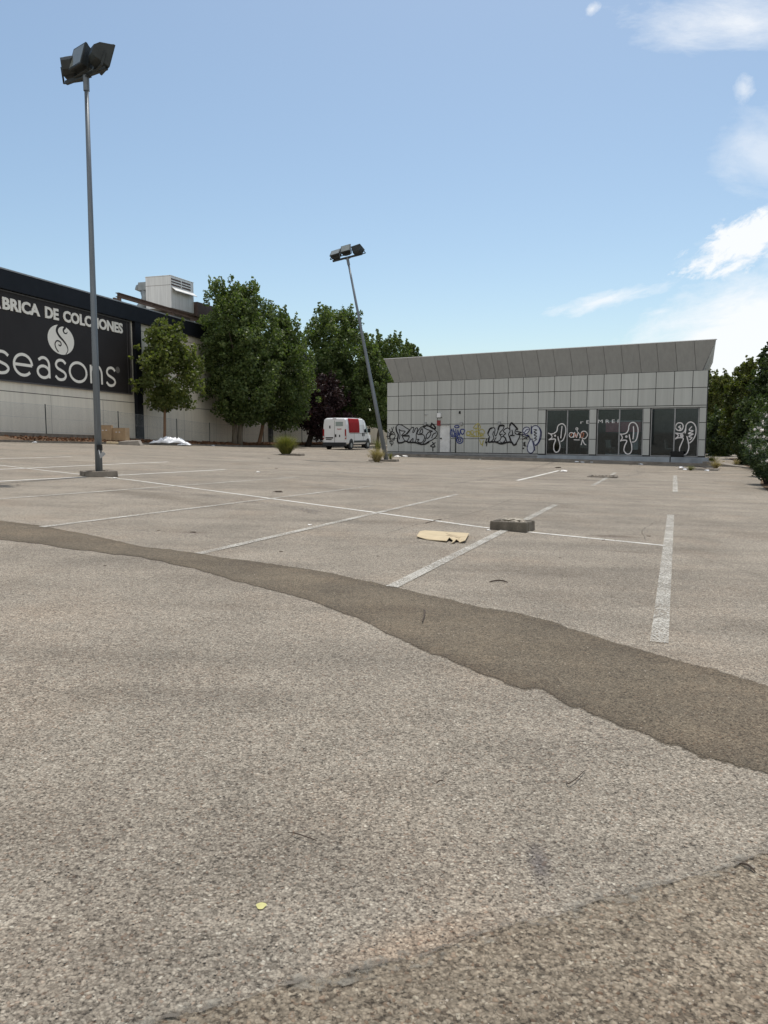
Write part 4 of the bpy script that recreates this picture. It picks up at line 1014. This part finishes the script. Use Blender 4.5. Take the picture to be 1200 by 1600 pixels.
def pole(base, topp, r0, r1, bardir, barlen, lamps, label, lsc=1.12):
    r = thing('floodlight_pole', label, 'light pole', base, 0, 'floodlight poles of the car park')
    ax = (topp-base).normalized()
    mb = MB(); mb.tube([base-ax*.15, base.lerp(topp, .33), base.lerp(topp, .66), topp], [r0, r0+(r1-r0)*.33, r0+(r1-r0)*.66, r1], 20); build('pole', mb, M['steel'], r, smooth=True)
    mb = MB(); mb.tube([topp-ax*.35, topp+ax*.05], r1*1.5, 12); build('collar', mb, M['steel'], r)
    mb = MB(); mb.tube([base-ax*.02, base+ax*.03], r0*1.6, 12); build('base_plate', mb, M['steel'], r)
    bd = (bardir-ax*bardir.dot(ax)).normalized(); up = ax; dp = bd.cross(up)
    Rb = Matrix((bd, -dp, up)).transposed()   # local x = bar, z = up
    if Rb.determinant() < 0: Rb = Matrix((bd, dp, up)).transposed()
    T = Matrix.Translation(topp+ax*.05) @ Rb.to_4x4()
    mb = MB(); mb.box((0, 0, 0), (barlen, .09, .09), T); mb.box((0, 0, -.05), (.3, .14, .02), T); build('crossbar', mb, M['dark_metal'], r)
    for (x, yaw, tilt, up_) in lamps:
        Rm = Rb @ Matrix.Rotation(math.radians(yaw), 3, 'Z') @ Matrix.Rotation(math.radians(tilt), 3, 'X') @ (Matrix.Identity(3)*lsc)
        flood(r, topp+ax*.06+bd*x+Rb @ Vector((0, 0, .36+up_)), Rm)
    return r, T
b1 = gp(155, 744); b1.z += .02
t1 = atY(134.5, 121, b1.y)
p1, _ = pole(b1, t1, .102, .055, Vector((1.35, -.85, 0)), 1.72, [(-.58, 196, -12, .0), (-.06, -8, -16, .02), (.64, 160, 16, -.02)], 'tall upright grey floodlight pole with three lamps, left foreground')
b2 = gp(604, 721); t2 = atY(543, 404, b2.y+.3)
p2, _ = pole(b2, t2, .125, .05, Vector((1.5, -.3, 0)), 1.65, [(-.56, -10, -52, -.10), (.03, -4, -42, -.02), (.62, 165, -62, -.16)], 'leaning grey floodlight pole with three lamps before the showroom', .95)
# open service hatch with loose wires on pole one
mb = MB(); mb.box((b1.x+.08, b1.y-.10, b1.z+.80), (.14, .07, .16)); build('hatch_opening', mb, M['rubber'], p1)
mb = MB(); mb.box((b1.x+.17, b1.y-.16, b1.z+.60), (.16, .015, .10), R=Euler((0, -.7, .5)).to_matrix()); build('hatch_cover', mb, M['steel_light'], p1)
mb = MB()
for k in range(3): mb.tube([(b1.x+.06, b1.y-.125, b1.z+.76), (b1.x+.09+.01*k, b1.y-.16, b1.z+.62), (b1.x+.11, b1.y-.15-.01*k, b1.z+.50), (b1.x+.15, b1.y-.16, b1.z+.58)], .006, 5)
build('loose_wire', mb, M['white'], p1)
# kerb islands
def island(cxy, half, rot, h, mk, label, soil=True, name='kerb_island', taper=.05, cat='island', rubble=0, ang=None):
    c = Vector((cxy.x, cxy.y, g(cxy.x, cxy.y))); r = thing(name, label, cat, c, 0, 'concrete kerb islands')
    Rz = Matrix.Rotation(rot, 3, 'Z'); hx, hy = half
    def W(x, y, z): q = Rz @ Vector((x, y, 0)); return Vector((c.x+q.x, c.y+q.y, c.z+z))
    t = .11
    mb = MB()
    def bar(x0, x1, y0, y1, tx, ty):
        mb.hexa([W(x0-(tx < 0)*taper, y0-(ty < 0)*taper, -.06), W(x1+(tx > 0)*taper, y0-(ty < 0)*taper, -.06), W(x1+(tx > 0)*taper, y1+(ty > 0)*taper, -.06), W(x0-(tx < 0)*taper, y1+(ty > 0)*taper, -.06), W(x0, y0, h), W(x1, y0, h+.008), W(x1, y1, h), W(x0, y1, h-.006)])
    bar(-hx, hx, -hy, -hy+t, 0, -1); bar(-hx, hx, hy-t, hy, 0, 1)
    bar(-hx, -hx+t, -hy+t+.004, hy-t-.004, -1, 0); bar(hx-t, hx, -hy+t+.004, hy-t-.004, 1, 0)
    build('kerbstone', mb, M[mk], r, bevel=.018)
    mb = MB(); n = 8
    for j in range(n+1):
        for i in range(n+1): mb.v.append(tuple(W((-hx+t)+(2*hx-2*t)*i/n, (-hy+t)+(2*hy-2*t)*j/n, h-.05+random.uniform(-.015, .03))))
    mb.f = [(j*(n+1)+i, j*(n+1)+i+1, (j+1)*(n+1)+i+1, (j+1)*(n+1)+i) for j in range(n) for i in range(n)]
    build('soil', mb, M['soil'], r)
    if rubble:
        mb = MB()
        for _ in range(rubble):
            x, y = random.uniform(-hx+t, hx-t), random.uniform(-hy+t, hy-t); s = random.uniform(.015, .055)
            mb.blob(W(x, y, h-.02), (s, s*random.uniform(.6, 1), s*.55), 6, 4, .3)
        tag(build('rubble', mb, M['stone'], r), kind='stuff')
    return r, W, c
# beneath pole one
island(Vector((b1.x-.02, b1.y+.02)), (.44, .44), math.radians(31), .155, 'kerb_brown', 'low concrete kerb island around the base of the upright pole', rubble=10)
ka, kb, kc = gp(764, 827), gp(822.5, 832.5), gp(831, 826); e1 = (kb-ka); e1.z = 0; e2 = Vector((-e1.y, e1.x, 0)).normalized()*.44
c3 = (ka+kb)/2+e2/2
i3, W3, cc3 = island(c3, (e1.length/2-.01, .215), math.atan2(e1.y, e1.x), .15, 'concrete_dark', 'dark concrete kerb block filled with rubble between parking lines', rubble=34, taper=.02)
mb = MB(); mb.blob(W3(.02, .05, .16), (.13, .06, .02), 10, 4, .35); mb.blob(W3(-.12, .0, .16), (.06, .04, .02), 10, 4, .35); build('cement_lump', mb, simple('pale_cement', (.46, .42, .35), .9, 0, .4, 12, .1, .6), i3)
c4 = gp(945, 746); island(Vector((c4.x, c4.y+.3)), (.55, .5), math.radians(-20), .05, 'kerb_brown', 'flattened broken island of dirt near the showroom windows', rubble=30)
island(Vector((b2.x-.15, b2.y+.05)), (.75, .4), math.radians(-16), .10, 'kerb_brown', 'dirt filled island under the leaning pole', rubble=20)
c5 = gp(452, 711.5); island(Vector((c5.x+.1, c5.y+.25)), (.65, .4), math.radians(-16), .09, 'kerb_brown', 'small dirt island carrying the rounded bush', rubble=14)
c6 = gp(1098, 735); island(Vector((c6.x, c6.y+.5)), (.9, .5), math.radians(-30), .07, 'concrete', 'broken kerb with weeds at the right end of the walkway', rubble=26)

# ---------------------------------------------------------------- van
vb = gp(523, 702.5); van = thing('delivery_van', 'white delivery van with a red side panel parked under the trees', 'van', vb, math.radians(-21)); van['_local'] = 1
van.scale = (1.1, 1.1, 1.1); van.location = Vector((vb.x, vb.y, g(vb.x, vb.y)))
VW = 1.02
def sec(y, w, zb_, zt_, t=.9):
    return [(-w*.94, y, zb_), (-w, y, zb_+.12), (-w, y, zb_+(zt_-zb_)*.45), (-w*.965, y, zb_+(zt_-zb_)*.75), (-w*t, y, zt_-.10), (-w*(t-.12), y, zt_-.015), (0, y, zt_),
            (w*(t-.12), y, zt_-.015), (w*t, y, zt_-.10), (w*.965, y, zb_+(zt_-zb_)*.75), (w, y, zb_+(zt_-zb_)*.45), (w, y, zb_+.12), (w*.94, y, zb_)]
secs = [sec(0, .98, .52, 2.38), sec(.04, 1.01, .46, 2.46), sec(.4, VW, .42, 2.51), sec(2.0, VW, .40, 2.53), sec(3.6, VW, .40, 2.50), sec(3.95, VW, .40, 2.42), sec(4.3, VW, .40, 2.10, .86),
        sec(4.75, VW, .40, 1.55, .86), sec(4.95, 1.0, .40, 1.38, .9), sec(5.3, .95, .42, 1.15, .85), sec(5.42, .85, .48, .95, .85)]
mb = MB(); ns = 13; mb.v = [q for s in secs for q in s]
for i in range(len(secs)-1):
    for k in range(ns): mb.f.append((i*ns+k, i*ns+(k+1) % ns, (i+1)*ns+(k+1) % ns, (i+1)*ns+k))
mb.f.append(tuple(range(ns))); mb.f.append(tuple((len(secs)-1)*ns+k for k in range(ns))[::-1])
body = build('body', mb, M['white'], van, local=True, bevel=.01)
def vpart(name, m, parent=van, bevel=0, **k):
    mb = MB(); 
    for b in k['boxes']: mb.box(b[0], b[1])
    return build(name, mb, M[m], parent, local=True, bevel=bevel)
vpart('rear_bumper', 'bumper', boxes=[((0, -.06, .42), (2.0, .16, .30)), ((0, .2, .33), (1.8, .5, .12))], bevel=.03)
vpart('tail_lamp', 'tail', boxes=[((-.955, -.01, 1.22), (.10, .07, .78))]); vpart('tail_lamp', 'tail', boxes=[((.955, -.01, 1.22), (.10, .07, .78))])
vpart('tail_lamp_lens', 'chair', boxes=[((.955, -.05, 1.0), (.08, .012, .16)), ((-.955, -.05, 1.0), (.08, .012, .16))])
rd = vpart('rear_door', 'white', boxes=[((-.44, -.012, 1.42), (.85, .02, 1.72)), ((.44, -.012, 1.42), (.85, .02, 1.72))], bevel=.008)
vpart('door_seam', 'rubber', rd, boxes=[((0, -.008, 1.42), (.02, .012, 1.74))])
vpart('handle', 'rubber', rd, boxes=[((.10, -.035, 1.10), (.12, .03, .22)), ((.44, -.028, 1.08), (.10, .012, .18))])
vpart('emblem', 'rubber', rd, boxes=[((-.40, -.028, 1.78), (.11, .012, .22))])
vpart('number_plate', 'rubber', rd, boxes=[((-.45, -.03, .93), (.66, .02, .10)), ((-.50, -.028, .80), (.5, .012, .07))])
vpart('rear_glass', 'ltglass', rd, boxes=[((.42, -.027, 2.02), (.64, .01, .34))])
text('lettering', 'mpm', .16, M['red'], lambda x, y, t: Vector((.22+x, -.026-t, 1.58+y)), rd, .004, .003, .38)
rd.children[-1]['_local'] = 1
for o in [c for c in rd.children if c.name.startswith('lettering')]:
    pass
vpart('roof_lamp', 'rubber', boxes=[((.0, .0, 2.44), (.3, .05, .04))])
for sx_ in (-1, 1):
    mb = MB(); ys_ = np.linspace(.50, 2.65, 6)
    zz = [1.33, 1.6, 1.9, 2.15, 2.38, 2.47]; xx = [1.024, 1.022, 1.006, .985, .945, .90]
    for y in ys_:
        for a, b in zip(xx, zz): mb.v.append((sx_*(a+.008), y, b))
    mb.f = [(i*6+j, i*6+j+1, (i+1)*6+j+1, (i+1)*6+j) for i in range(5) for j in range(5)]
    build('red_panel', mb, M['red'], van, local=True)
    vpart('side_moulding', 'bumper', boxes=[((sx_*1.035, 2.75, .62), (.03, 2.5, .16))])
    vpart('door_handle', 'rubber', boxes=[((sx_*1.03, 3.30, 1.18), (.03, .14, .26)), ((sx_*1.03, 3.62, 1.18), (.03, .12, .26))])
    vpart('door_seam', 'dim', boxes=[((sx_*1.022, 3.45, 1.4), (.012, .02, 1.7)), ((sx_*1.022, 1.55, 1.0), (.012, .02, 1.0)), ((sx_*1.022, 2.5, 1.28), (.014, 3.6, .03))])
    mb = MB(); mb.add([(sx_*1.03, 3.65, 1.35), (sx_*1.03, 4.55, 1.35), (sx_*.96, 4.12, 2.02), (sx_*.965, 3.65, 2.05), (sx_*.90, 3.65, 1.35), (sx_*.90, 4.55, 1.35), (sx_*.85, 4.12, 2.02), (sx_*.85, 3.65, 2.05)], [(0,1,2,3),(7,6,5,4),(0,4,5,1),(1,5,6,2),(2,6,7,3),(3,7,4,0)])
    build('side_window', mb, M['carglass'], van, local=True)
    mb = MB(); mb.box((sx_*1.20, 4.30, 1.52), (.22, .12, .34)); build('mirror', mb, M['rubber'], van, local=True, bevel=.03)
    vpart('headlight', 'chair', boxes=[((sx_*.80, 5.24, .98), (.28, .2, .3))], bevel=.04)
    for y in (.95, 4.45):
        mb = MB(); mb.tube([(sx_*.80, y, .34), (sx_*1.035, y, .34)], .34, 24); w = build('wheel', mb, M['rubber'], van, local=True, bevel=.02)
        mb = MB(); mb.tube([(sx_*1.03, y, .34), (sx_*1.045, y, .34)], .19, 16); build('wheel_cover', mb, M['rim'], w, local=True)
        mb = MB(); mb.tube([(sx_*.9, y, .42), (sx_*1.026, y, .42)], .44, 24); build('wheel_arch', mb, M['bumper'], van, local=True)
mb = MB(); mb.add([(-.80, 4.08, 2.34), (.80, 4.08, 2.34), (.88, 4.74, 1.60), (-.88, 4.74, 1.60), (-.80, 4.0, 2.2), (.80, 4.0, 2.2), (.88, 4.6, 1.5), (-.88, 4.6, 1.5)], [(0,1,2,3),(7,6,5,4),(0,4,5,1),(1,5,6,2),(2,6,7,3),(3,7,4,0)])
for i, v in enumerate(mb.v): mb.v[i] = (v[0], v[1]+.05, v[2]+.03)
build('windscreen', mb, M['carglass'], van, local=True)
vpart('front_bumper', 'bumper', boxes=[((0, 5.36, .48), (1.8, .25, .36))], bevel=.04)
vpart('underbody', 'rubber', boxes=[((0, 2.7, .38), (1.7, 4.9, .12))])

# ---------------------------------------------------------------- clutter
def cbox(px0, px1, py, Y, h, dep, label, rot=0, flap=True):
    w = (px1-px0)/F*Y; X = ((px0+px1)/2-600)/F*Y; q = Vector((X, Y, 0)); z = cz_(py, Y)
    r = thing('cardboard_box', label, 'box', (X, Y, z), rot, 'cardboard boxes on the kerb'); r['_local'] = 1
    mb = MB(); t = .012
    mb.box((0, -dep/2, h/2), (w, t, h)); mb.box((0, dep/2, h/2), (w, t, h)); mb.box((-w/2, 0, h/2), (t, dep-.02, h)); mb.box((w/2, 0, h/2), (t, dep-.02, h)); mb.box((0, 0, .02), (w-.03, dep-.03, .02))
    build('carton', mb, M['cardboard'], r, local=True)
    if flap:
        mb = MB(); mb.box((0, 0, h+.012), (w, dep, .012)); build('lid', mb, M['cardboard'], r, local=True)
    mb = MB(); mb.box((-.10, -dep/2-.008, h*.68), (.10, .004, .05)); mb.box((.13, -dep/2-.008, h*.68), (.10, .004, .05)); build('hand_hole', mb, M['sheet'], r, local=True)
    return r
cbox(157, 177, 688, 53.3, 1.02, .7, 'taller cardboard box half hidden behind the upright pole', .15)
cbox(177.5, 201.5, 688, 53.6, .84, .7, 'wide cardboard box beside the taller one near black column', -.1)
def slab(px, py, size, rot, m, label, name, cat, tilt=0.0, dz=0.0, group=None):
    b = gp(px, py); mb = MB(); Rz = Euler((tilt, tilt*.6, rot)).to_matrix(); n = 5
    mb.box(b+Vector((0, 0, size[2]/2+dz)), size, R=Rz)
    return tag(build(name, mb, M[m], loc=b, bevel=.01), label, cat, group)
slab(176, 694.5, (.75, .35, .12), .2, 'cardboard_pale', 'flattened pale carton at the foot of the boxes', 'flattened_carton', 'cardboard', .06, .05)
# broken concrete piece
def lump(px, py, rx, ry, rz, m, label, name, cat, group=None, jj=.25, dz=0, n=10):
    b = gp(px, py); mb = MB(); mb.blob(b+Vector((0, 0, rz*.4+dz)), (rx, ry, rz), n, 6, jj); return tag(build(name, mb, M[m], loc=b), label, cat, group)
b = gp(202, 695.5); mb = MB(); hx_ = .85
mb.hexa([b+Vector((-hx_, -.3, -.05)), b+Vector((hx_, -.3, -.05)), b+Vector((hx_, .4, -.05)), b+Vector((-hx_, .4, -.05)), b+Vector((-hx_+.2, -.22, .22)), b+Vector((hx_-.18, -.22, .30)), b+Vector((hx_-.2, .36, .34)), b+Vector((-hx_+.5, .36, .30))])
tag(build('concrete_slab', mb, M['concrete'], loc=b, bevel=.03), 'broken grey concrete slab lying against the kerb by the boxes', 'rubble')
# crumpled sheet
def sheet(px, py, w, d, h, m, label, name='plastic_sheet', cat='plastic sheet', group=None, seed=0, nx_=26, ny_=12, dz=.12):
    b = gp(px, py); mb = MB()
    for j in range(ny_):
        for i in range(nx_):
            u, v = i/(nx_-1)-.5, j/(ny_-1)-.5
            e = 1+.25*mn.noise(Vector((i*.35, seed, 0)))
            x = u*w*(1+.15*mn.noise(Vector((j*.5, seed+9, 0)))); y = v*d*e
            z = h*(.5+.9*mn.noise(Vector((i*.28+seed, j*.4, 1)))+.5*abs(mn.noise(Vector((i*.7, j*.8+seed, 3)))))*max(0, 1-(2*abs(u))**3)*max(.1, 1-(2*abs(v))**4)
            mb.v.append((b.x+x, b.y+y, b.z+dz+max(0, z)))
    mb.f = [(j*nx_+i, j*nx_+i+1, (j+1)*nx_+i+1, (j+1)*nx_+i) for j in range(ny_-1) for i in range(nx_-1)]
    o = build(name, mb, M[m], loc=b, smooth=True); s = o.modifiers.new('t', 'SOLIDIFY'); s.thickness = .01
    return tag(o, label, cat, group)
sheet(265, 696, 2.7, .9, .5, 'sheet', 'crumpled white plastic sheet on the kerb below the young tree', seed=3, dz=.16)
sheet(288, 697, .9, .5, .25, 'sheet', 'torn white tail of plastic right of the big sheet', seed=8, dz=.08)
sheet(744, 715, .9, .5, .42, 'bluebag', 'pale lilac plastic bag dumped on the walkway by the yellow graffiti', 'rubbish_bag', 'bag', seed=12, dz=.1)
sheet(337, 694, .5, .4, .5, 'bluebag', 'blue grey bag under the left edge of the tallest tree', 'rubbish_bag', 'bag', seed=20, dz=.12)
lit = [(47, 690, .22, 'sheet'), (54, 692, .14, 'sheet'), (60, 691, .10, 'sheet'), (308, 696, .18, 'sheet'), (333, 697, .16, 'sheet'), (397, 696, .26, 'sheet'), (425, 693, .20, 'petal'), (412, 696, .12, 'sheet'),
       (880, 737, .14, 'petal'), (901, 722, .12, 'sheet'), (910, 723, .12, 'sheet'), (924, 723, .10, 'sheet'), (1001, 726, .13, 'sheet'), (1065, 731, .14, 'sheet'), (1071, 734, .14, 'sheet'), (1105, 736, .12, 'sheet'),
       (733, 718, .05, 'petal'), (750, 718, .06, 'petal'), (621, 714, .2, 'petal'), (633, 714, .22, 'petal'), (484, 821, .035, 'petal'), (403, 738, .07, 'petal'), (179, 748, .07, 'petal'), (763, 829, .035, 'petal')]
for i, (px, py, s, m_) in enumerate(lit):
    b = gp(px, py); mb = MB(); mb.blob(b+Vector((0, 0, s*.2)), (s, s*.7, s*.35), 8, 5, .4)
    tag(build('paper_scrap', mb, M[m_], loc=b), 'small crumpled white scrap of litter lying on the ground', 'litter', 'white litter scraps')
# dark scraps of litter
for px, py, s in [(872, 731, .28), (435, 769, .18), (500, 758, .04), (248, 829, .04), (302, 832, .07), (439, 862, .035), (1014, 838, .05), (943, 844, .05), (28, 758, .06), (164, 884, .03), (590, 869, .03), (875, 872, .03), (432, 732, .09), (560, 731, .05), (420, 716, .12), (1135, 716, .2), (985, 727, .1)]:
    b = gp(px, py); mb = MB(); s *= .65; mb.blob(b+Vector((0, 0, s*.10)), (s, s*.5, s*.18), 9, 5, .45)
    tag(build('dark_scrap', mb, M['twig'], loc=b), 'small dark scrap of dried dirt lying on the asphalt', 'debris', 'dark debris scraps')
# black case hanging at the last window
u, z = fpx(1057.5, 709, .25); cs = thing('black_bag', 'black bag resting on the plinth below the last window', 'bag', fw(u, .08, .1)); mb = MB()
fbox(mb, u-.38, u+.36, .082, .42, .03, .19); build('bag_body', mb, M['rubber'], cs, bevel=.06)
mb = MB(); fbox(mb, u-.40, u-.34, -.35, .08, .205, .22); build('strap', mb, M['rubber'], cs)
# flat cardboard in the foreground lot
out = [(651, 841), (656, 835), (664, 831), (700, 832), (733, 837), (727, 849), (718, 849), (717, 847.5), (713, 847.5), (710, 850), (705, 850), (708, 847.5), (702, 845), (698, 848), (668, 844)]
pp = [gp(*q) for q in out]; b = pp[0].copy(); mb = MB(); n = len(pp)
bend = lambda q, i: .03+.02*math.sin(i*1.7)
mb.add([Vector((q.x, q.y, q.z+bend(q, i)-.008)) for i, q in enumerate(pp)]+[Vector((q.x, q.y, q.z+bend(q, i))) for i, q in enumerate(pp)],
       [tuple(range(n))[::-1], tuple(range(n, 2*n))]+[(i, (i+1) % n, n+(i+1) % n, n+i) for i in range(n)])
fc = tag(build('flat_cardboard', mb, M['cardboard_pale'], loc=b), 'flattened tan piece of torn cardboard on the asphalt beside the rubble block', 'cardboard')
mb = MB(); pq = [gp(*q) for q in [(697, 839), (706, 842), (716, 843.5), (729, 844)]]
ribbon(mb, [Vector((q.x, q.y)) for q in pq], [.02, .03, .025, .01], lambda x, y, o: Vector((x, y, g(x, y)+.052+o))); build('fold', mb, M['cut'], fc)
# twigs
def twig(pxs, r, label, dz=.006):
    P = [gp(*q) for q in catmull([Vector(p) for p in pxs], 5)]; mb = MB(); n = len(P)
    mb.tube([p+Vector((0, 0, dz+.01*math.sin(PI*i/n))) for i, p in enumerate(P)], [r*(.5+.5*math.sin(PI*(i+1)/(n+1))) for i in range(n)], 6)
    return tag(build('twig', mb, M['twig'], loc=P[0]), label, 'twig', 'twigs on the asphalt')
twig([(450, 1303), (463, 1308), (480, 1314), (495, 1317)], .0022, 'thin straight dark twig left of centre foreground')
twig([(885, 1223), (888, 1229), (900, 1222), (914, 1206)], .0025, 'hooked dark twig below the dark strip')
twig([(682, 1226), (692, 1224)], .003, 'short dark twig below the middle of the dark strip')
twig([(765, 910), (780, 909), (793, 911)], .008, 'thicker twig between the parking lines')
twig([(660, 975), (664, 962), (662, 957)], .006, 'small upright sprig on the dark strip', .02)
twig([(1155, 1352), (1168, 1358), (1180, 1366)], .004, 'dark twig next to the tar seam')
twig([(665, 818), (690, 812)], .006, 'faint twig above the flattened cardboard')
twig([(1085, 728), (1110, 733)], .02, 'dark stick near the right corner weeds')
b = gp(408, 1417); mb = MB()
pts_ = [b+Vector((.016*math.cos(a)*(1+.2*math.sin(3*a)), .018*math.sin(a), .004)) for a in np.linspace(0, 2*PI, 15)[:-1]]
mb.add(pts_+[b+Vector((0, 0, .009))], [(i, (i+1) % 14, 14) for i in range(14)])
tag(build('yellow_leaf', mb, M['yellow'], loc=b), 'small round pale yellow leaf on foreground asphalt', 'leaf')
# loose grit
n_ = 2600; mb = MB()
for i in range(n_):
    y = 1.5+7.5*random.random()**1.6; x = random.uniform(-.55, .55)*y; s = random.uniform(.0012, .0038)
    z = g(x, y)+.004; a = random.uniform(0, PI); c_, s_ = math.cos(a)*s*1.4, math.sin(a)*s*1.4
    k = len(mb.v); mb.v += [(x+c_, y+s_, z), (x-s_, y+c_, z), (x-c_, y-s_, z), (x+s_, y-c_, z), (x+s*.3, y, z+s*1.1)]
    mb.f += [(k, k+1, k+4), (k+1, k+2, k+4), (k+2, k+3, k+4), (k+3, k, k+4)]
tag(build('loose_grit', mb, M['stone']), 'loose grit scattered over the foreground asphalt', 'grit', kind='stuff')

# ---------------------------------------------------------------- sky and sun
SUN_EL, SUN_AZ = math.radians(69), math.radians(16)   # azimuth from +Y towards +X
sv = Vector((math.sin(SUN_AZ)*math.cos(SUN_EL), math.cos(SUN_AZ)*math.cos(SUN_EL), math.sin(SUN_EL)))
sl = bpy.data.lights.new('sun', 'SUN'); sl.energy = 3.1; sl.angle = math.radians(1.0); sl.color = (1, .95, .88)
so_ = bpy.data.objects.new('sun', sl); COL.objects.link(so_); so_.rotation_euler = (-sv).to_track_quat('-Z', 'Y').to_euler(); so_.location = (0, 0, 60)
wd = bpy.data.worlds.new('World'); S.world = wd; wd.use_nodes = True; nt = wd.node_tree
for n in list(nt.nodes): nt.nodes.remove(n)
N = NT(nt)
st = N.n('ShaderNodeTexSky', sky_type='NISHITA', sun_disc=False, sun_elevation=SUN_EL, sun_rotation=SUN_AZ, altitude=600, air_density=1.0, dust_density=2.0, ozone_density=1.5)
skyc = st.outputs[0]
gen = N.n('ShaderNodeTexCoord').outputs['Generated']
sepd = N.n('ShaderNodeSeparateXYZ', inp={0: gen})
az = N.math('ARCTAN2', sepd.outputs[0], sepd.outputs[1]); el = N.math('ARCSINE', sepd.outputs[2])
def dirpx(px, py):
    r = Vector(ray(px, py)).normalized(); return math.atan2(r.x, r.y), math.asin(r.z)
cl = None
comb = N.n('ShaderNodeCombineXYZ', inp={0: az, 1: el, 2: 0.0}).outputs[0]
def cloud(px, py, wpx, hpx, rot, dens, sc_=14., str_=(1, 2.2, 1), lo=.45, hi=.65, soft=.6):
    global cl
    a, e = dirpx(px, py)
    q = N.n('ShaderNodeVectorMath', operation='SUBTRACT', inp={0: comb, 1: (a, e, 0)}).outputs[0]
    q = N.n('ShaderNodeVectorRotate', rotation_type='Z_AXIS', inp={'Vector': q, 'Angle': -math.radians(rot)}).outputs[0]
    qs = N.n('ShaderNodeVectorMath', operation='MULTIPLY', inp={0: q, 1: (F/wpx, F/hpx, 0)}).outputs[0]
    ln = N.n('ShaderNodeVectorMath', operation='LENGTH', inp={0: qs}).outputs[1]
    nq = N.n('ShaderNodeVectorMath', operation='MULTIPLY', inp={0: q, 1: str_}).outputs[0]
    nq = N.n('ShaderNodeVectorMath', operation='ADD', inp={0: nq, 1: (px*.01, py*.013, 0)}).outputs[0]
    no = N.noise(nq, sc_, 10, .66, .25)
    v = N.math('SUBTRACT', N.math('ADD', no, N.math('MULTIPLY', N.math('SUBTRACT', 1.0, ln), soft)), .0)
    m_ = N.math('MULTIPLY', N.ramp(v, [(lo, 0), (hi, 1)]), dens)
    cl = m_ if cl is None else N.math('MAXIMUM', cl, m_)
cloud(1178, 372, 105, 38, 24, .95, 34, (1, 1.7, 1), .52, .74, .45)
cloud(1190, 525, 180, 85, 8, .92, 12, (1, 2, 1), .42, .90, .75)
cloud(1150, 35, 170, 34, -8, .75, 9, (1, 3.5, 1), .50, 1.0, .5)
cloud(1200, 240, 80, 55, -15, .5, 12, (1, 2, 1), .50, 1.1, .5)
cloud(940, 470, 95, 15, 12, .75, 26, (1, 3, 1), .52, 1.0, .5)
cloud(1030, 488, 26, 6, 5, .5, 40, (1, 3, 1), .5, 1.0, .5)
cloud(1163, 138, 16, 20, 10, .6, 50, (1, 1, 1), .55, 1.0, .5)
cloud(926, 13, 12, 8, 10, .7, 60, (1, 1, 1), .5, .95, .5)
cloud(1450, 300, 260, 120, 20, .8, 8, (1, 2, 1), .50, .95, .5)
SKYK = .128
cc = N.mix(1, skyc, (1.0, 1.03, .95), 'MULTIPLY')
white = N.mix(cl, cc, (6.7, 6.85, 7.0))
# broken cloud added unseen behind the viewer as fill light for the shaded facade
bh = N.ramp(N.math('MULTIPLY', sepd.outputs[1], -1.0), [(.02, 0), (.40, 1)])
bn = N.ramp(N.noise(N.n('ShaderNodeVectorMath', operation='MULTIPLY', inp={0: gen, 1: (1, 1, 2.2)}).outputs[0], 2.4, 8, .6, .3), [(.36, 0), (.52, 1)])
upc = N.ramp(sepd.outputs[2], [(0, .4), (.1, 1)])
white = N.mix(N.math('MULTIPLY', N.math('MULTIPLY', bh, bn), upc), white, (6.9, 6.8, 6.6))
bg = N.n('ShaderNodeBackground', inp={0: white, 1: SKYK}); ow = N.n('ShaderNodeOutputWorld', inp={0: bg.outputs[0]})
S.view_settings.view_transform = 'Standard'; S.view_settings.look = 'None'; S.view_settings.exposure = .2; S.view_settings.gamma = 1
S.view_settings.use_curve_mapping = False
S.render.engine = 'CYCLES'
# strip helper flags
for o in bpy.data.objects:
    if '_local' in o.keys(): del o['_local']
